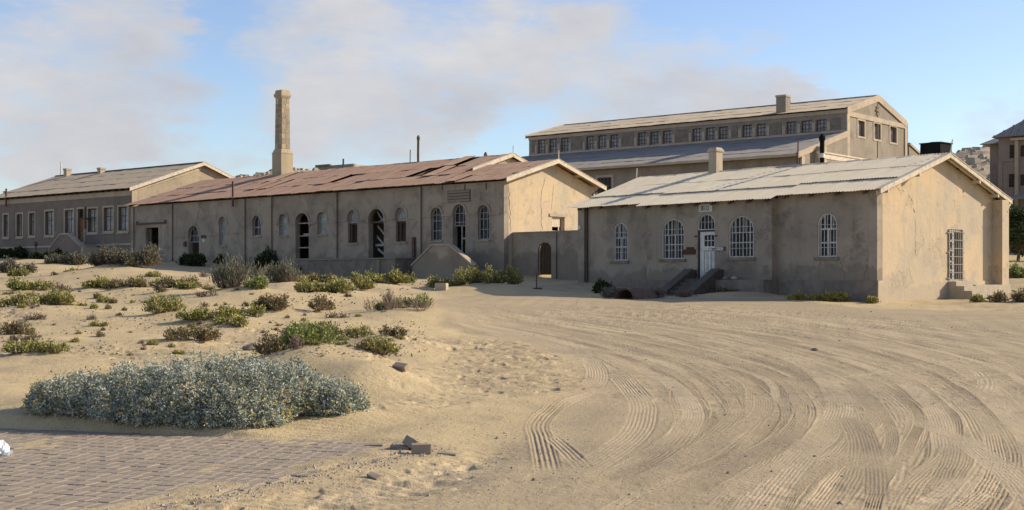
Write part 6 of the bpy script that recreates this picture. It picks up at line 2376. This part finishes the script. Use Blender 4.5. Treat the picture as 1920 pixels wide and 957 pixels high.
def paver(u, v, rz_, rx, ry, lift, label, size=1.0, mat=None):
    x, y, z = at(u, v)
    mb = MB()
    a, b_, c = .10 * size, .05 * size, .04 * size
    e = .006 * size
    vs = []
    for (zz, s) in ((-c, 0), (c - e, 0), (c, e)):
        vs += [(sx_ * (a - s), sy_ * (b_ - s), zz) for sx_, sy_ in ((-1, -1), (1, -1), (1, 1), (-1, 1))]
    # knocked corners
    rb = random.Random(int(u * 7 + v))
    vs = [(p[0] + rb.gauss(0, .0025), p[1] + rb.gauss(0, .0025), p[2] + rb.gauss(0, .002)) for p in vs]
    fs = [(8, 9, 10, 11), (3, 2, 1, 0)]
    for s in (0, 4):
        for k in range(4):
            fs.append((s + k, s + (k + 1) % 4, s + 4 + (k + 1) % 4, s + 4 + k))
    o = mb.add(vs, fs).build('loose_paver', mat or M_brickgrey)
    o.location = (x, y, max(z, 0) + lift)
    o.rotation_euler = (rx, ry, rz_)
    tag(o, label, 'brick', 'loose pavers by the paving')


paver(790, 851, .10, math.radians(90), 0, .045, 'nearer of two grey pavers standing on edge at the tip of the paving', .9)
paver(772, 842, -.9, math.radians(60), .25, .055, 'tilted dark grey paver leaning behind the upright one at the paving tip', .9)
paver(752, 841, -.35, .05, .08, -.012, 'flat grey paver lying just left of the two upright pavers')
paver(842, 852, -.5, .03, .03, -.028, 'half buried flat paver lying alone right of the upright pavers')
paver(751, 695, -.5, .5, .1, .05, 'single dark brick lying alone on the stony sand below the dune face')
paver(702, 897, -.6, .45, .3, -.01, 'broken paver end sticking out of the sand below the paving edge', .55)
paver(704, 836, -.34, .06, -.03, -.022, 'lifted paver at the upper edge of the paving left of the loose ones')

# edge of the paving: broken cement crust and grit
mb = MB()
rg = random.Random(8)
for k in range(900):
    t = rg.random()
    i = rg.choice([4, 4, 5, 5, 6, 3])
    (ax, ay), (bx_, by_) = PAVE[i], PAVE[i + 1]
    x, y = ax + (bx_ - ax) * t + rg.gauss(.18, .16), ay + (by_ - ay) * t + rg.gauss(-.05, .14)
    s = abs(rg.gauss(.008, .006)) + .004
    z = ground_z(x, y)
    a = rg.uniform(0, 6.28)
    vs = [(x + s * math.cos(a + q * 1.57) * rg.uniform(.6, 1.3), y + s * math.sin(a + q * 1.57) * rg.uniform(.6, 1.3), z - .003) for q in range(4)]
    tp = (x + rg.gauss(0, s * .2), y + rg.gauss(0, s * .2), z + s * rg.uniform(.5, 1.1))
    mb.add(vs + [tp], [(0, 1, 4), (1, 2, 4), (2, 3, 4), (3, 0, 4)])
tag(mb.build('gravel', M_stone, fix=False), kind='stuff')
# pebbles scattered over the dune hollow, the road edge and the road
mb = MB()
mbl = MB()
for k in range(1500):
    q = rg.random()
    if q < .3:
        u, v = rg.gauss(705, 45), rg.gauss(628, 22)
    elif q < .55:
        u, v = rg.uniform(900, 1920), rg.uniform(553, 640)
    elif q < .8:
        u, v = rg.uniform(780, 1100), rg.uniform(640, 900)
    else:
        u, v = rg.uniform(800, 1920), rg.uniform(640, 950)
    if v < 550:
        continue
    D_ = EYE * F / (v - HZ)
    if D_ > 30:
        x, y = gp(u, v)
    else:
        y = D_ * .93
        x = (u - CX) / F * y
    s = abs(rg.gauss(.005, .005)) + .004 + (.02 if rg.random() < .015 else 0)
    s *= max(1, y / 22)
    z = ground_z(x, y)
    a = rg.uniform(0, 6.28)
    vs = [(x + s * math.cos(a + j * 1.26) * rg.uniform(.6, 1.3), y + s * math.sin(a + j * 1.26) * rg.uniform(.6, 1.3), z - .004) for j in range(5)]
    tp = (x + rg.gauss(0, s * .2), y + rg.gauss(0, s * .2), z + s * rg.uniform(.4, .9))
    (mb if rg.random() < .75 else mbl).add(vs + [tp], [(0, 1, 5), (1, 2, 5), (2, 3, 5), (3, 4, 5), (4, 0, 5)])
tag(mb.build('pebbles', M_dark, fix=False), kind='stuff')
tag(mbl.build('pale_pebbles', M_conc, fix=False), kind='stuff')


def rock(u, v, size, label, mat, name='stone', flat_=.6, seed=1):
    x, y, z = at(u, v)
    bm = bmesh.new()
    bmesh.ops.create_icosphere(bm, subdivisions=2, radius=size)
    rb = random.Random(seed)
    o3 = Vector((rb.random() * 9, rb.random() * 9, 0))
    for vv in bm.verts:
        f_ = 1 + .35 * math.sin(vv.co.x / size * 2.3 + o3.x) * math.cos(vv.co.y / size * 2.1 + o3.y) + rb.gauss(0, .06)
        vv.co = Vector((vv.co.x * f_, vv.co.y * f_ * .8, vv.co.z * f_ * flat_))
    me_ = bpy.data.meshes.new(name)
    bm.to_mesh(me_)
    bm.free()
    me_.materials.append(mat)
    o = link_mesh(name, me_)
    o.location = (x, y, z + size * flat_ * .3)
    tag(o, label, 'stone', 'stones on the sand')


rock(685, 617, .10, 'dark stone in the stony hollow of the dune behind the pale one', M_dark, seed=2)
rock(697, 628, .14, 'largest pale stone in the stony hollow of the dune', M_stone, seed=3, flat_=.4)
rock(468, 657, .16, 'dark lump of stone at the left end of the dead brown bush', M_dark, seed=5)
rock(1527, 658, .07, 'lone dark stone on the open road in front of the office', M_dark, seed=6)
# pale concrete block by the road
x, y, z = at(828, 543)
blk = MB().box(-.26, .26, -.14, .14, -.1, .26).box(-.245, .245, -.125, .125, .263, .275).build('concrete_block', M_conc)
blk.location = (x, y, z)
blk.rotation_euler = (0, 0, -.35)
tag(blk, 'pale rectangular concrete block half sunk beside the road', 'block')
mb = MB().box(-.5, .5, -.08, .08, -.05, .07).box(-.5, -.2, -.07, .09, .073, .09)
kb = mb.build('kerb_stone', M_conc)
x, y, z = at(792, 543)
kb.location = (x, y, z)
kb.rotation_euler = (0, 0, -.3)
tag(kb, 'low pale kerb stone lying left of the concrete block', 'kerb')
# standpost in front of the gateway
x, y, z = at(1006, 542)
sp_ = tag(empty('stand_post', (x, y, z), .4), 'thin dark iron post with a foot in front of the arched gateway', 'post')
MB().tube([(0, 0, -.1), (.01, 0, .68)], .028, 6).build('post', M_iron, sp_)
MB().box(-.14, .14, -.1, .1, -.05, .05).tube([(0, 0, .02), (.28, .05, .02)], .035, 5).build('foot', M_iron, sp_)
x, y, z = at(252, 489)
pst = tag(empty('marker_post', (x, y, z), .2), 'short pale post sticking up out of the large grey olive shrub', 'post')
MB().box(-.05, .05, -.05, .05, -.3, .52).hexa([(-.05, -.05, .523), (.05, -.05, .523), (.05, .05, .523), (-.05, .05, .523)], [(-.02, -.02, .57), (.02, -.02, .57), (.02, .02, .57), (-.02, .02, .57)]).build('post', M_board, pst)
# rusty half drums sunk in the sand by the office
for (u, v, rad, ln, rz_, lab) in ((1162, 557, .40, .7, 1.0, 'left one of two rusty half buried drums lying before the office wall'), (1196, 561, .46, .95, .75, 'right one of two rusty half buried drums with its torn end to the right')):
    x, y, z = at(u, v)
    y += .4
    d = tag(empty('rusty_drum', (x, y, ground_z(x, y) - .02), rz_), lab, 'drum', 'rusty drums')
    mb = MB()
    n = 18
    vs, fs = [], []
    for j in range(7):
        t = j / 6
        rr2 = rad * (1 + (.03 if j in (2, 4) else 0)) * (1 - .25 * max(0, t - .6))
        for i in range(n + 1):
            a = math.pi * i / n
            dent = 1 + .05 * math.sin(3 * a + 5 * t)
            vs.append(((t - .5) * ln * 1.5, rr2 * math.cos(a) * dent, rr2 * math.sin(a) * dent - .05))
    for j in range(6):
        for i in range(n):
            if j == 5 and 6 < i < 12:
                continue
            fs.append((j * (n + 1) + i, j * (n + 1) + i + 1, (j + 1) * (n + 1) + i + 1, (j + 1) * (n + 1) + i))
    mb.add(vs, fs)
    sh = mb.build('drum_shell', M_iron, d, fix=False, smooth=True)
    so = sh.modifiers.new('thickness', 'SOLIDIFY')
    so.thickness = .02
    ringm = MB()
    pts = [(-.75 * ln, rad * 1.02 * math.cos(a), rad * 1.02 * math.sin(a) - .05) for a in np.linspace(0, math.pi, 16)]
    ringm.tube(pts, .025, 6).build('rim', M_iron, d)
# two small stones on the ledge by the office steps
for u, lab in ((1361, 'left one of two small round stones on the ledge right of the office steps'), (1377, 'right one of two small round stones on the ledge right of the office steps')):
    yy = PC - .35
    xx = of.fx(u, yy)
    wv = of.W(xx, yy)
    zz = of.fz(u, 524.5, yy)
    o = MB().lathe((0, 0, 0), [(.10, 0), (.16, .03), (.14, .09), (.06, .14), (.04, .16)], 10).build('ledge_stone', M_stone if u > 1370 else M_dark, smooth=True)
    o.location = (wv.x, wv.y, zz)
    tag(o, lab, 'stone', 'stones on the ledge')
xx0, xx1 = xs1 + .425, xc1
of.build(MB().box(xx0, xx1, PC - .55, PC - .06, 0, of.fz(1370, 524.7, PC - .35)), 'ledge', M_dark)
# crumpled white plastic bag at the left edge
x, y, z = at(-1, 856)
bm = bmesh.new()
bmesh.ops.create_icosphere(bm, subdivisions=4, radius=1)
rb = random.Random(4)
for vv in bm.verts:
    c = vv.co
    a = math.atan2(c.y, c.x)
    cr1 = .09 * math.sin(7 * a + 5 * c.z) + .06 * math.sin(11 * c.x + 6 * c.y + 9 * c.z) + .05 * math.sin(17 * c.y - 13 * c.z + 3 * a)
    rr2 = (1 + cr1) * (1 - .45 * max(0, c.z) ** 1.3)
    vv.co = Vector((c.x * .085 * rr2, c.y * .075 * rr2, (c.z + .8) * .078 * (1 + cr1 * .7)))
bag_me = bpy.data.meshes.new('bag_body')
bm.to_mesh(bag_me)
bm.free()
bag_me.materials.append(M_bag)
bag = tag(empty('plastic_bag', (x, y, max(z, .0))), 'crumpled white plastic bag on the paving cut by the left edge', 'bag')
link_mesh('bag_body', bag_me, bag)
mb = MB()
for k in range(7):
    a = -.9 + k * .3
    r1, r2 = .07, .105 + .012 * (k % 2)
    z1 = .05 - .006 * (k % 3)
    mb.add([(r1 * math.cos(a), r1 * math.sin(a) * .8, .012), (r1 * math.cos(a + .16), r1 * math.sin(a + .16) * .8, .03), (r2 * math.cos(a + .18), r2 * math.sin(a + .18) * .8, z1), (r2 * math.cos(a + .02), r2 * math.sin(a + .02) * .8, z1 - .035)], [(0, 1, 2, 3)])
fl_ = mb.build('bag_frill', M_bag, bag, fix=False)
so = fl_.modifiers.new('thickness', 'SOLIDIFY')
so.thickness = .003
# boulders on the far hill crests
mb = MB()
for k in range(420):
    if k < 300:
        u, D = rg.uniform(415, 760), rg.uniform(195, 262)
    else:
        u, D = rg.uniform(1775, 1870), rg.uniform(150, 262)
    x, y = (u - CX) / F * D, D
    z = float(base_h(np.array([x]), np.array([y]))[0])
    s = abs(rg.gauss(.3, .25)) + .2
    a = rg.uniform(0, 6.28)
    vs = [(x + s * math.cos(a + j * 1.26) * rg.uniform(.7, 1.4), y + s * math.sin(a + j * 1.26) * rg.uniform(.7, 1.3), z - .2) for j in range(5)]
    h_ = s * rg.uniform(.5, 1.1)
    vt = [(p[0] * .6 + x * .4, p[1] * .6 + y * .4, z + h_ * rg.uniform(.7, 1.1)) for p in vs]
    mb.add(vs + vt, [(0, 1, 6, 5), (1, 2, 7, 6), (2, 3, 8, 7), (3, 4, 9, 8), (4, 0, 5, 9), (5, 6, 7, 8, 9)])
tag(mb.build('boulders', M_stone, fix=False), kind='stuff')

# scraps of dry twig and leaf litter blown over the dune
mb = MB()
for k in range(2600):
    u, v = rg.uniform(-20, 800), 505 + 165 * rg.random() ** .8
    x, y = gp(u, v)
    if y > 70 or float(inside_soft(np.array([x]), np.array([y]), ROAD)[0]) > .1:
        continue
    if vnoise(np.array([x * .5]), np.array([y * .5]), 44)[0] < -.05:
        continue
    z = ground_z(x, y)
    s = rg.uniform(.02, .07) * max(1, y / 30)
    a = rg.uniform(0, 6.28)
    w_ = s * rg.uniform(.12, .3)
    h_ = s * rg.uniform(.15, .7)
    mb.add([(x, y, z - .004), (x + w_ * math.sin(a), y - w_ * math.cos(a), z), (x + s * math.cos(a), y + s * math.sin(a), z + h_ * .3), (x + .5 * s * math.cos(a), y + .5 * s * math.sin(a), z + h_)], [(0, 1, 3), (1, 2, 3), (2, 0, 3)])
tag(mb.build('twig_litter', M_twig, fix=False), kind='stuff')
